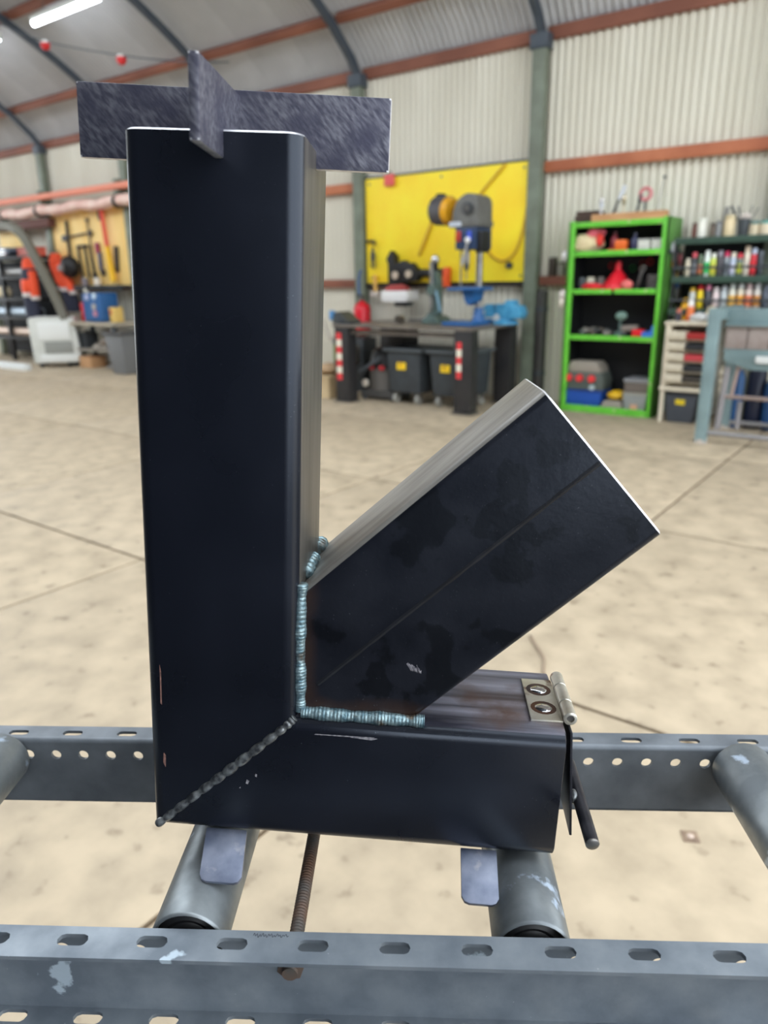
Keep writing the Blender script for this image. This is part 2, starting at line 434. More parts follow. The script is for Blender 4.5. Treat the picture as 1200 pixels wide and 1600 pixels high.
# horizontal combustion tube
po2 = rrect(D_, HA, CR); pi2 = [(y + WT, z + WT) for y, z in rrect(D_ - 2 * WT, HA - 2 * WT, CR - WT)]
mx_ = lambda z: z * W_ / HA
b = MB(); ring_tube(b, [(mx_(z), y, z) for y, z in po2], [(L_ - .0006, y, z) for y, z in po2], [(L_, y, z) for y, z in inset(po2, .0006)], [(L_, y, z) for y, z in pi2], [(mx_(z), y, z) for y, z in pi2])
me = b.mesh('base_tube', True, angle=50)
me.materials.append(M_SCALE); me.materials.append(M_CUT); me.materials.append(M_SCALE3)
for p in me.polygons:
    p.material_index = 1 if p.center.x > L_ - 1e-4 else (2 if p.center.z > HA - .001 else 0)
link('base_tube', me, None, stove)
# inclined feed tube
ANG = 0.7607; ca, sa = math.cos(ANG), math.sin(ANG)
U = (0.2414, 0.3125); WF, DF, FY = 0.1147, 0.096, 0.008
nx_, nz_ = sa, -ca
def feed_profile(w, d, r, off):
    return [(off + t, off + y) for t, y in rrect(w, d, r, 5)]
def feed_len(t):
    x, z = U[0] + nx_ * t, U[1] + nz_ * t
    return min((x - W_) / ca, (z - HA) / sa)
tcor = ((U[0] - W_) * sa - (U[1] - HA) * ca)   # where both lengths agree
tcor = tcor / (-(nx_ * sa - nz_ * ca))
def with_corner(pr):
    out = []
    for i, p in enumerate(pr):
        q = pr[(i + 1) % len(pr)]
        out.append(p)
        if (p[0] - tcor) * (q[0] - tcor) < 0 and abs(p[1] - q[1]) < 1e-6: out.append((tcor, p[1]))
    return out
fo = with_corner(feed_profile(WF, DF, CR * .6, 0)); fi = with_corner(feed_profile(WF - 2 * WT, DF - 2 * WT, CR * .3, WT))
pt = lambda t, y, k: (U[0] + nx_ * t - ca * k, FY + y, U[1] + nz_ * t - sa * k)
b = MB(); b.rings([[pt(t, y, feed_len(t)) for t, y in fo], [pt(t, y, .0010) for t, y in fo], [pt(t, y, 0) for t, y in inset(fo, .0010)], [pt(t, y, 0) for t, y in fi], [pt(t, y, feed_len(t)) for t, y in fi]] if len(fo) == len(fi) else [[pt(t, y, feed_len(t)) for t, y in fo], [pt(t, y, 0) for t, y in fo]], close=len(fo) == len(fi))
me = b.mesh('feed_tube', True, angle=40)
me.materials.append(M_SCALE2); me.materials.append(M_CUT); me.materials.append(mat('feed_top_sheen', (150, 147, 141), 0.42, 0.35, (118, 115, 110), scale=70, detail=8, stretch=(1, 1, .2), rot=(0, .8, 0)))  # paler top face: reflection of roof and wall put into the colour
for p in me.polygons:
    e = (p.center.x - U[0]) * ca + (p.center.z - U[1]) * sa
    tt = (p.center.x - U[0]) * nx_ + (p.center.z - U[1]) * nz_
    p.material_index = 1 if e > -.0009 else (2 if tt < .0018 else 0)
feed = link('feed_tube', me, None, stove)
# tube seam along the middle of the feed front
t0 = 0.0545
def fp(t, k, y): return (U[0] + nx_ * t - ca * k, y, U[1] + nz_ * t - sa * k)
sv = []
b = MB()
K = 40
for i in range(K + 1):
    k = .002 + (.230 - .002) * i / K; wv = .0014 + .00015 * math.sin(i * 1.7) + .0001 * math.sin(i * 4.1)
    sv.append([fp(t0 - wv, k, FY - .0002), fp(t0, k, FY - .0009), fp(t0 + wv, k, FY - .0002), fp(t0, k, FY + .001)])
b.rings(sv)
link('tube_seam', b.mesh('tube_seam', True), M_SEAM, feed)
# pot support: two crossing flat bars
b = MB().hexa([(-.044, .0455, .4352), (.1434, .0455, .4320), (.1434, .0505, .4320), (-.044, .0505, .4352),
               (-.044, .0455, .4768), (.1434, .0455, .4722), (.1434, .0505, .4722), (-.044, .0505, .4768)])
me = b.mesh('pot_support_bar', bevel=.0013); split_mat(me, lambda p: abs(p.normal.y) < .95, M_GROUND, M_CUT)
link('pot_support_bar', me, None, stove)
yb0, yb1 = -.0485, .142
b = MB()
def b2(y, top):
    k = (y - yb0) / (yb1 - yb0); cx = .0562 - .0085 * k
    z = (.4274 + .006 * k) if not top else (.4660 + .0105 * k)
    return [(cx - .0027, y, z), (cx + .0027, y, z)]
l0, l1, h0, h1 = b2(yb0, 0), b2(yb1, 0), b2(yb0, 1), b2(yb1, 1)
b.hexa([l0[0], l0[1], l1[1], l1[0], h0[0], h0[1], h1[1], h1[0]])
me = b.mesh('pot_support_bar', bevel=.0013); split_mat(me, lambda p: abs(p.normal.x) < .95 and abs(p.normal.y) < .95, M_GROUND, M_CUT)
link('pot_support_bar', me, None, stove)

# weld beads: rippled tubes along the joints
def bead(name, pts, r, n_r, m_, parent=stove, squash=1.0, amp=.16, seed=1):
    rnd = random.Random(seed)
    P = smooth_path(pts, max(2, int(n_r * 6 / (len(pts) - 1))))
    rad = []
    for i in range(len(P)):
        t = (i / (len(P) - 1) * n_r) % 1.0
        rad.append(r * (1 - amp + amp * 2 * abs(math.sin(t * 3.14159)) ** .7) * (1 + .02 * rnd.uniform(-1, 1)) * (1 + .10 * math.sin(i * .071 + seed) + .06 * math.sin(i * .19)))
    rad[0] = r * .5; rad[-1] = r * .5
    return link(name, MB().tube(P, rad, 10).mesh(name, True, angle=179), m_, parent)
bead('weld_bead', [(.1008, .0085, .184), (.1000, .0082, .150), (.1006, .0082, .120), (.1010, .0085, .0945)], .0042, 38, M_WELD, amp=.032, seed=3)
bead('weld_bead', [(.1020, .0068, .0942), (.130, .0065, .0938), (.158, .0062, .0938), (.184, .0062, .0938)], .0042, 38, M_WELD, amp=.032, seed=4)
bead('weld_bead', [(.003, .0006, .0022), (.030, .0004, .0275), (.060, .0004, .0553), (.090, .0004, .0835), (.0985, .003, .092)], .0027, 14, M_WELD2, amp=.22, seed=5)
bead('weld_bead', [(.1005, .030, .1832), (.1005, .050, .1836), (.1005, .062, .1836)], .0036, 6, M_WELD, amp=.25, seed=6)
bead('weld_bead', [(.1005, .082, .1836), (.1005, .098, .1836)], .0042, 3, M_WELD, amp=.2, seed=7)
# scuffs and scratches in the scale
M_SCUFF = mat('bare_scratch', (176, 172, 176), .5, .4, (110, 108, 116), scale=400)
M_SCUFFR = mat('rusty_scratch', (150, 110, 98), .6, .1, (96, 70, 64), scale=300)
def scuff(poly, m_, y=-.00012, par=stove): link('scuff_mark', MB().prism(poly, y, y + .0003).mesh('scuff_mark'), m_, par)
scuff([(.0094, .097), (.0103, .096), (.0106, .120), (.0098, .125)], M_SCUFFR, .0 - .00012)
scuff([(.0097, .052), (.0112, .049), (.0116, .058), (.0102, .060)], M_SCUFFR)
scuff([(.112, .0820), (.150, .0822), (.152, .0830), (.130, .0828), (.113, .0826)], M_SCUFF)
scuff([(.136, .0818), (.150, .0808), (.154, .0822), (.146, .0830), (.139, .0826)], M_SCUFF)
scuff([(.066, .041), (.0675, .0405), (.0685, .043), (.0668, .044)], M_SCUFF); scuff([(.0725, .047), (.0736, .0465), (.0738, .0485), (.0727, .049)], M_SCUFF); scuff([(.0615, .037), (.0625, .0368), (.0624, .0382)], M_SCUFF)
for i in range(9): scuff([(.170 + .0011 * i, .1335 - .0003 * i * (i % 3)), (.1712 + .0011 * i, .1345 - .0006 * i), (.1735 + .0008 * i, .1285 - .0002 * i)], M_SCUFF, FY - .00012, feed)

# hinge, flap door and handle
hinge = bpy.data.objects.new('hinge', None); COL.objects.link(hinge); hinge.parent = stove; hinge['label'] = 'plated butt hinge with two plug welds'
prism_leaf = MB().box(.2550, .2765, .0178, .0752, HA, HA + .0016)
link('hinge_leaf', prism_leaf.mesh('hinge_leaf', bevel=.0004), M_HINGE, hinge)
for yy in (.0340, .0595):
    link('plug_weld', MB().lathe([(.0062, 0), (.0058, .0006), (.004, .0012), (.0025, .0016), (.0, .0017)], (.2655, yy, HA + .0013), 18).mesh('plug_weld', True), M_CHROME, hinge)
    link('scorch_ring', MB().lathe([(.0088, 0), (.0088, .0002), (.006, .0003)], (.2655, yy, HA + .0015), 18).mesh('scorch_ring', True), M_HEAT, hinge)
for y0, y1 in ((.0165, .0345), (.0352, .0575), (.0582, .0762)):
    link('knuckle', MB().rings([[( .2806 + r * math.cos(a), y, HA + .0042 + r * math.sin(a)) for a in [2 * math.pi * k / 18 for k in range(18)]] for y, r in ((y0 + .003, .0026), (y0, .0026), (y0, .0040), (y0 + .0004, .0046), (y1 - .0004, .0046), (y1, .0042))]).mesh('knuckle', True), M_HINGE, hinge)
link('hinge_pin', MB().tube([(.2806, .0178, HA + .0042), (.2806, .0760, HA + .0042)], .0024, 12).mesh('hinge_pin', True), M_STEEL, hinge)
door = link('flap_door', MB().hexa([(.2876, .010, .0125), (.2892, .010, .0125), (.2912, .086, .0105), (.2896, .086, .0105),
                                    (.2800, .010, HA - .002), (.2816, .010, HA - .002), (.2816, .086, HA - .002), (.2800, .086, HA - .002)]).mesh('flap_door', bevel=.0003), M_SCALE4, stove)
rod_a, rod_b = Vector((.2925, .056, .0385)), Vector((.2950, -.021, .0305))
rd = (rod_b - rod_a).normalized()
hd = link('handle', MB().tube([rod_a, rod_b - rd * .0012], .0045, 16).mesh('handle', True), M_SCALE4, door)
link('handle_tip', MB().tube([rod_b - rd * .0014, rod_b - rd * .0006, rod_b], [.0045, .0045, .0036], 16).mesh('handle_tip', True), M_STEEL, hd)
link('tack_weld', MB().ball((.2895, .020, .0362), (.003, .005, .005)).mesh('tack_weld', True), M_WELD2, hd)
# splayed feet (flat bar tabs)
for x0, x1, dx in ((.0370, .0655, .0035), (.2140, .2385, .0005)):
    for front in (True, False):
        pts = []
        yt, yb = (.004, -.0285) if front else (D_ - .004, D_ + .0285)
        zt, zb = .0005, -.0150
        nn = 6
        poly = [(x0, 0.0), (x1, 0.0), (x1 + dx, .88), (x1 + dx - .002, .97), (x1 + dx - .005, 1.0), (x0 + dx + .005, 1.0), (x0 + dx + .002, .97), (x0 + dx, .88)]
        lo = [(x, yt + (yb - yt) * t, zt + (zb - zt) * t) for x, t in poly]
        hi_ = [(x, y + (.0012 if front else -.0012), z - .0028) for x, y, z in lo]
        n = len(poly)
        me = MB().add(lo + hi_, [tuple(range(n)), tuple(range(2 * n - 1, n - 1, -1))] + [(i, i + n, (i + 1) % n + n, (i + 1) % n) for i in range(n)]).mesh('foot', bevel=.0005)
        link('foot', me, M_FOOT, stove)

# ------------------------------------------------------------------ roller conveyor
conv = empty('roller_conveyor', 'galvanised slotted roller conveyor under the black stove', 'conveyor')
conv.matrix_world = CM
def stadium(ang, L, r):
    c, s = math.cos(ang), math.sin(ang)
    if abs(s) > 1e-9 and abs(r / abs(s) * c) <= L: return r / abs(s)
    q = L if c > 0 else -L
    bq = c * q; return bq + math.sqrt(max(bq * bq - q * q + r * r, 0))
def holed(b, cells, pitch, v0, v1, vc, L, r, fn, th, na=20):
    P = pitch / 2
    angs = sorted([2 * math.pi * k / na + .001 for k in range(na)] + [math.atan2(y, x) % (2 * math.pi) for x in (-P, P) for y in (v0 - vc, v1 - vc)])
    for cx in cells:
        io, oo = [], []
        for a in angs:
            c, s = math.cos(a), math.sin(a)
            t = stadium(a, L, r); io.append((cx + t * c, vc + t * s))
            tt = min((P / abs(c)) if abs(c) > 1e-9 else 9, ((v1 - vc) / s) if s > 1e-9 else ((v0 - vc) / s if s < -1e-9 else 9))
            oo.append((cx + tt * c, vc + tt * s))
        n = len(angs)
        v = [fn(x, y, 0) for x, y in oo] + [fn(x, y, 0) for x, y in io] + [fn(x, y, -th) for x, y in oo] + [fn(x, y, -th) for x, y in io]
        f = []
        for i in range(n):
            j = (i + 1) % n
            f += [(i, j, n + j, n + i), (2 * n + j, 2 * n + i, 3 * n + i, 3 * n + j), (n + i, n + j, 3 * n + j, 3 * n + i)]
            if abs(oo[i][1] - oo[j][1]) < 1e-7: f.append((j, i, 2 * n + i, 2 * n + j))
        b.add(v, f)
XA, XB = -9, 18
TK = .0028
cells = [.05 * k for k in range(XA, XB + 1)]
xa, xb = .05 * XA - .025, .05 * XB + .025
# front rail, channel open to the viewer
b = MB()
holed(b, cells, .05, -.0132, .0094, -.0005, .0055, .0042, lambda x, y, w: (x, y, w), TK)
holed(b, cells, .05, -.0132, .0094, .0005, .0055, .0042, lambda x, y, w: (x, y, -.066 + w), TK)
wc = [.05 * k + q for k in range(XA, XB + 1) for q in (-.0125, .0125)]
holed(b, wc, .025, -.028, -TK, -.0162, .0, .0046, lambda x, z, w: (x, .0074 - w, z), .002)
b.box(xa, xb, .0074, .0094, -.066, -.028)
fr = link('side_rail', b.mesh('side_rail', True, angle=30), M_RAIL, conv)
fr['label'] = 'near slotted channel rail'
# back rail, web towards the viewer with a bent edge
b = MB()
bc = [-.1486 + .05 * k for k in range(-6, 22)]
holed(b, bc, .05, .2105, .2268, .2164, .0055, .0036, lambda x, y, w: (x, y, w), TK)
bx0, bx1 = bc[0] - .025, bc[-1] + .025
ra = [[(x, .2105 - .004 * math.sin(a), -.004 + .004 * math.cos(a)) for a in [math.radians(9 * k) for k in range(11)]] + [(x, .2105 - (.004 - TK) * math.sin(a), -.004 + (.004 - TK) * math.cos(a)) for a in [math.radians(9 * k) for k in range(10, -1, -1)]] for x in (bx0, bx1)]
b.rings(ra)
hc = [-.1367 + .025 * k for k in range(-13, 43)]
holed(b, hc, .025, -.027, -.004, -.0162, .0, .0046, lambda x, z, w: (x, .2065 - w, z), TK)
b.box(hc[0] - .0125, hc[-1] + .0125, .2065, .2065 + TK, -.066, -.027)
b.box(bx0, bx1, .2065, .2268, -.066, -.064)
br = link('side_rail', b.mesh('side_rail', True, angle=30), mat('galvanised_rail_dull', (118, 124, 130), 0.5, 0.3, (92, 98, 104), scale=24, detail=6, bump=.05, bscale=300), conv)
br['label'] = 'far perforated channel rail'
# rollers
RR = .0246
for x in (-.378, -.158, .067, .2862, .4915, .712):
    n = 32
    def ring(y, r): return [(x + r * math.cos(2 * math.pi * k / n), y, -.0155 + r * math.sin(2 * math.pi * k / n)) for k in range(n)]
    ro_ = link('roller', MB().rings([ring(.018, .0215), ring(.0128, .0222), ring(.0120, .0232), ring(.0126, RR - .0005), ring(.0140, RR), ring(.1995, RR), ring(.2025, RR - .001), ring(.2040, RR - .004)], True, True).mesh('roller', True, angle=40), M_ROLLER, conv)
    link('bearing', MB().rings([ring(.0175, .0212), ring(.0165, .0190), ring(.0150, .0165), ring(.0158, .0140), ring(.0140, .0120), ring(.0135, .0075)]).mesh('bearing', True, angle=40), M_BLACK, ro_)
    link('axle', MB().tube([(x, .0095, -.0155), (x, .0180, -.0155)], .005, 6).mesh('axle', True), M_STEEL, ro_)
# threaded tie rod with nuts
P = [(.1331 + .0016 * (.2065 - y) / .2, y, -.022) for y in [(.2065 - .2085 * i / 340) for i in range(341)]]
tr = link('tie_rod', MB().tube(P, [.0049 if i % 4 < 2 else .0043 for i in range(341)], 12).mesh('tie_rod', True, angle=60), M_THREAD, conv)
def nut(y0, y1, r, m_):
    link('nut', MB().rings([[(.1347 + r * math.cos(math.pi / 3 * k + .2), y, -.022 + r * math.sin(math.pi / 3 * k + .2)) for k in range(6)] for y in (y0, y1)]).mesh('nut', bevel=.0006), m_, tr)
nut(.0096, .0170, .0098, M_RAIL); nut(.0012, .0072, .0088, M_THREAD)
# legs beyond the picture
for lx in (-.40, .86):
    for ly in (.000, .2170):
        link('leg', MB().box(lx - .02, lx + .02, ly - .01, ly + .007, -.96, -.066).mesh('leg', bevel=.002), M_RAIL, conv)
# pencilled scrawl on the near rail
scr = []
for i in range(60):
    t = i / 59; scr.append((.112 + .022 * t, .0060 + .0013 * math.sin(i * 1.3) * (1 - .5 * t) + .0006 * math.sin(i * .5), .00012))
link('pencil_mark', MB().tube(scr, .00018, 4).mesh('pencil_mark'), plain((58, 62, 70), .8), fr)

# ------------------------------------------------------------------ ceiling fixtures
def lamp(label, s0, s1):
    t = T('tube_light', label, 'light', (s0 + s1) / 2, 1.69, 4.63, group='fluorescent tube lights under the roof')
    l = s1 - s0
    box(t, 'housing', M_WHITE, (0, 0, .035), (l + .04, .09, .05), .008)
    cyl(t, 'tube', mat('lit_tube', (236, 244, 255), .4, emit=14.0), (-l / 2, 0, -.01), (l / 2, 0, -.01), .035, n=14)
    for k in (-1, 1):
        box(t, 'end_cap', M_WHITE, (k * (l / 2 + .005), 0, 0), (.03, .08, .07), .006)
        cyl(t, 'hanger', M_STEEL, (k * l * .35, .02, .06), (k * l * .35, .04, .24), .006)
lamp('bright tube light fixed under the roof at the upper left', -10.26, -8.8)
lamp('tube light at the left picture edge, only its end visible', -12.75, -11.18)

wpts = [(-10.9, 4.70), (-10.55, 4.57), (-9.56, 4.20), (-8.06, 3.80), (-6.97, 3.56), (-6.3, 3.45)]
t = T('hanging_wire', 'thin sagging wire strung below the roof', 'wire', -8.6, 2.0, 4.0)
tube(t, 'strand', M_RAFT, smooth_path([(s + 8.6, 0, h - 4.0 + .03) for s, h in wpts], 5), .007, 6)
for lab, s, h in (('red and white marker ball on the wire nearest the tube light', -9.56, 4.19), ('red and white marker ball on the wire beside the stove top', -8.06, 3.79)):
    t = T('marker_ball', lab, 'marker', s, 2.0, h, group='marker balls on the wire')
    lathe(t, 'red_half', M_RED, [(.0, -.06), (.035, -.05), (.055, -.02), (.058, 0), (.055, .02)], n=14)
    lathe(t, 'white_half', M_WHITE, [(.055, .02), (.04, .045), (.0, .06)], n=14)
t = T('red_tag', 'faded red tag hanging at the top of the yellow board', 'tag', -5.70, .10, 2.50)
box(t, 'tag_plate', plain((224, 96, 92), .6), (0, 0, 0), (.15, .02, .13), .01)
tube(t, 'loop', M_BLACK, smooth_path([(-.03, 0, .06), (0, .02, .10), (.03, 0, .06)], 4), .006)

# ------------------------------------------------------------------ yellow board
t = T('wall_board', 'large yellow painted plywood board fixed behind the drill', 'board', -4.98, .055, 1.93)
box(t, 'panel', M_YELLOW, (0, 0, 0), (2.22, .02, 1.22), .004)
for x in (-1.05, 0, 1.05):
    for z in (-.55, .55): cyl(t, 'screw', M_STEEL, (x, -.008, z), (x, -.014, z), .014, n=10)
box(t, 'top_batten', M_RAFT, (0, 0, .622), (2.26, .03, .022), .003)
box(t, 'bottom_batten', M_BLACK, (0, 0, -.632), (2.26, .05, .04), .004)
cyl(t, 'hook_bolt', M_DKGREY, (.92, -.01, -.44), (.92, -.06, -.44), .035, n=12)
def cable(label, pts, r=.014, rgb=(206, 164, 40)):
    t = T('power_cable', label, 'cable', pts[0][0], .085, pts[0][1], group='cables draped on the yellow board')
    tube(t, 'sheath', plain(rgb, .5), smooth_path([(s - pts[0][0], 0, h - pts[0][1]) for s, h in pts], 6), r)
cable('ochre cable running from board top to the drill motor', [(-4.15, 2.53), (-4.34, 2.36), (-4.50, 2.21)])
cable('ochre cable hanging down the middle of the yellow board', [(-5.00, 2.30), (-5.06, 2.1), (-5.14, 1.91), (-5.28, 1.63)], .018)
cable('ochre cable looping low at the right of the yellow board', [(-4.42, 1.80), (-4.36, 1.70), (-4.27, 1.585), (-4.13, 1.54), (-4.0, 1.62), (-3.92, 1.82), (-3.87, 2.1)])

# ------------------------------------------------------------------ workbench
t = T('workbench', 'heavy steel workbench with black legs and striped hazard tape', 'workbench', -4.74, .77)
BW, BD = 1.83, 1.04
M_BLEG = mat('black_leg_paint', (48, 46, 46), .5, 0, (36, 36, 38), scale=5)
M_BTOP = mat('bench_top_steel', (128, 120, 112), .45, .3, (104, 98, 94), scale=6)
box(t, 'bench_top', M_BTOP, (0, 0, .865), (BW, BD, .03), .004)
box(t, 'apron', M_BTOP, (0, -BD / 2 + .08, .80), (BW - .36, .03, .05), .004)
for sx in (-1, 1):
    for sy in (-1, 1):
        x = sx * (BW / 2 - .115); y = sy * (BD / 2 - .09)
        lg = box(t, 'leg', M_BLEG, (x, y, .435), (.20, .16, .83), .012)
        box(t, 'foot_plate', M_STEEL, (x, y, .01), (.24, .20, .02), .004)
        if sy == -1:
            z0, z1 = (.26, .79) if sx < 0 else (.37, .74); n = 7 if sx < 0 else 5
            for k in range(n):
                c = (220, 62, 66) if k % 2 == 0 else (232, 226, 206)
                dz = (z1 - z0) / n
                box(t, 'hazard_tape', plain(c, .5), (x - .035, y - .0815, z0 + dz * (k + .5)), (.075 if sx < 0 else .055, .004, dz * .99))
box(t, 'drawer_box', M_BLACK, (-.36, .10, .72), (.22, .30, .20), .008)
def on_bench(name, label, cat, s, off, h=.881, rz=0, group=None): return T(name, label, cat, s, off, h, rz, group)

# drill press
t = on_bench('drill_press', 'bench drill press with grey head and blue body before yellow board', 'drill', -4.06, .85)
M_DB = plain((38, 92, 150), .4); M_DG = mat('grey_hammer_paint', (104, 104, 100), .5, 0, (92, 92, 88), scale=10)
box(t, 'base', M_DB, (-.09, 0, .022), (.36, .42, .04), .012)
lathe(t, 'column', M_STEEL, [(.036, 0), (.036, 1.02)], (.02, .06, .04))
lathe(t, 'column_collar', M_DB, [(.07, 0), (.07, .03), (.055, .05), (.05, .14)], (.02, .06, .04))
tb = box(t, 'table', M_DB, (-.02, -.05, .375), (.38, .30, .035), .012)
prism(tb, 'table_bracket', M_DB, [(-.07, -.02), (.09, -.02), (.07, -.13), (.01, -.17), (-.03, -.13)], -.06, .14, .01)
hb = box(t, 'head_body', plain((44, 62, 92), .4), (-.01, -.02, .865), (.24, .34, .22), .02)
box(hb, 'switch_plate', plain((176, 60, 44), .4), (-.08, -.175, .02), (.06, .012, .10), .004)
box(hb, 'label_plate', plain((60, 84, 196), .4), (.05, -.175, .02), (.05, .012, .09), .004)
box(hb, 'control_box', M_BLACK, (.14, -.06, -.04), (.08, .16, .20), .01)
lathe(t, 'quill', M_STEEL, [(.03, 0), (.032, .08), (.032, .18)], (-.04, -.10, .62))
lathe(t, 'chuck', M_DKGREY, [(.01, 0), (.024, .03), (.028, .06), (.028, .09)], (-.04, -.10, .55))
cyl(t, 'drill_bit', M_STEEL, (-.04, -.10, .46), (-.04, -.10, .56), .006, n=8)
lv = cyl(t, 'feed_lever', M_STEEL, (.03, -.20, .84), (.02, -.30, .60), .012, n=10)
ball(lv, 'lever_knob', plain((225, 225, 225), .3), (.03, -.21, .845), .03)
cyl(t, 'depth_rod', M_STEEL, (-.155, -.02, .39), (-.155, -.02, .80), .010, n=8)
bh = prism(t, 'belt_housing', M_DG, [(-.20, .97), (.15, .97), (.15, 1.025), (.135, 1.03), (.132, 1.20), (.115, 1.245), (.07, 1.275), (.0, 1.28), (-.07, 1.25), (-.12, 1.20), (-.15, 1.12), (-.16, 1.03), (-.20, 1.025)], -.20, .10, .02)
cyl(bh, 'cover_knob', M_DKGREY, (.03, -.20, 1.14), (.03, -.235, 1.14), .055, n=18)
cyl(bh, 'knob_face', M_STEEL, (.03, -.235, 1.14), (.03, -.243, 1.14), .035, n=16)
box(bh, 'maker_plate', plain((188, 196, 206), .4), (-.12, -.205, .998), (.14, .01, .045), .004)
mo = cyl(t, 'motor', mat('motor_grey', (74, 72, 76), .5), (-.47, .02, 1.16), (-.30, -.03, 1.145), .145, n=24)
cyl(mo, 'motor_end_cover', plain((222, 160, 26), .45), (-.30, -.03, 1.145), (-.235, -.05, 1.14), .14, .115, n=24)
box(mo, 'motor_mount', M_DKGREY, (-.22, .06, 1.13), (.10, .10, .12), .01)
box(mo, 'terminal_box', M_BLACK, (-.44, .03, 1.30), (.08, .08, .05), .008)

# vice
t = on_bench('bench_vice', 'large light blue bench vice at the right bench end', 'vice', -3.93, .50)
M_VB = mat('vice_blue', (86, 166, 206), .4, 0, (60, 140, 184), scale=12)
lathe(t, 'swivel_base', M_VB, [(.14, 0), (.14, .03), (.10, .05), (.09, .08)], (0.06, 0, 0))
prism(t, 'fixed_jaw', M_VB, [(-.02, .06), (.26, .06), (.28, .12), (.25, .19), (.18, .20), (.16, .25), (.10, .25), (.08, .21), (-.02, .21)], -.09, .09, .012)
prism(t, 'sliding_jaw', M_VB, [(-.19, .07), (-.03, .07), (-.03, .21), (-.14, .21), (-.19, .16)], -.085, .085, .012)
box(t, 'jaw_plate', M_STEEL, (-.027, 0, .19), (.012, .17, .04))
cyl(t, 'screw', M_STEEL, (-.30, 0, .11), (-.18, 0, .11), .022, n=12)
cyl(t, 'handle_bar', M_CHROME, (-.27, -.13, .11), (-.27, .13, .11), .010, n=8)
cyl(t, 'screw_boss', plain((196, 196, 188), .4), (-.20, -.088, .12), (-.20, -.10, .12), .055, n=16)
cyl(t, 'anvil_boss', plain((190, 196, 196), .4), (.0, -.092, .07), (.0, -.10, .07), .04, n=14)
t = on_bench('blue_clamp_bar', 'flat blue clamp base at the bench front edge', 'clamp', -4.20, .27)
box(t, 'bar', plain((60, 140, 206), .4), (0, 0, .02), (.24, .06, .04), .008)
cyl(t, 'end_screw', M_STEEL, (.12, 0, .02), (.20, 0, .02), .018, n=10)

# arbor press
t = on_bench('arbor_press', 'tall slim grey green bench press with chrome knob', 'press', -4.68, .62)
M_AP = mat('grey_green_cast', (92, 112, 106), .5, 0, (74, 90, 86), scale=14)
prism(t, 'base', M_AP, [(-.12, 0), (.12, 0), (.10, .05), (.05, .08), (-.05, .08), (-.10, .05)], -.14, .14, .01)
prism(t, 'frame', M_AP, [(-.035, .07), (.05, .07), (.055, .30), (.05, .45), (.02, .56), (-.03, .56), (-.045, .45), (-.05, .36), (-.02, .28)], -.05, .05, .01)
cyl(t, 'ram', M_STEEL, (-.03, -.06, .16), (-.03, -.06, .66), .022, n=10)
ball(t, 'top_knob', M_CHROME, (0, -.02, .685), .05)
cyl(t, 'knob_collar', M_BLACK, (0, -.02, .56), (0, -.02, .66), .03, n=12)
cyl(t, 'ratchet', M_AP, (-.0, -.05, .36), (0, -.11, .36), .06, n=14)
cyl(t, 'lever', plain((120, 158, 176), .4), (.05, -.09, .36), (.13, -.12, .13), .016, n=8)
cyl(t, 'side_lever', M_STEEL, (-.09, .02, .10), (-.06, -.04, .42), .014, n=8)
lathe(t, 'table_plate', M_AP, [(.07, 0), (.07, .03)], (-.01, -.05, .08))

t = on_bench('steel_ring', 'short steel tube ring standing on the bench top', 'ring', -5.06, .80)
link('ring_body', MB().rings([[(r * math.cos(a), y, .045 + r * math.sin(a)) for a in [2 * math.pi * k / 20 for k in range(20)]] for y, r in ((-.04, .045), (.04, .045), (.04, .03), (-.04, .03))], close=True).mesh('ring_body', True, angle=40), M_STEEL, t)
for i, (lab, s, off, l) in enumerate((('long flat steel bar lying at the front of the bench', -4.88, .30, .80), ('shorter bright steel bar lying behind the flat bar', -4.75, .40, .5))):
    t = on_bench('steel_bar', lab, 'bar', s, off, .8805, i * 3)
    box(t, 'bar_stock', M_STEEL, (0, 0, .013), (l, .04, .025), .003)
t = on_bench('cutting_machine', 'dark machine with blue handle at the left bench end', 'machine', -5.64, 1.08)
prism(t, 'body', M_DKGREY, [(-.09, 0), (.15, 0), (.15, .03), (.09, .06), (.02, .12), (-.06, .11), (-.09, .05)], -.12, .12, .01)
cyl(t, 'motor', M_BLACK, (-.02, -.10, .09), (-.02, .10, .09), .045, n=14)
cyl(t, 'arm', M_DKGREY, (-.05, 0, .08), (-.14, -.03, .10), .025, n=10)
box(t, 'handle', plain((86, 144, 196), .4), (-.155, -.04, .09), (.06, .06, .11), .015)
prism(t, 'support_strut', plain((190, 184, 172), .5, .2), [(-.165, .05), (-.12, .07), (-.01, -.17), (-.055, -.19)], -.25, -.22, .004)

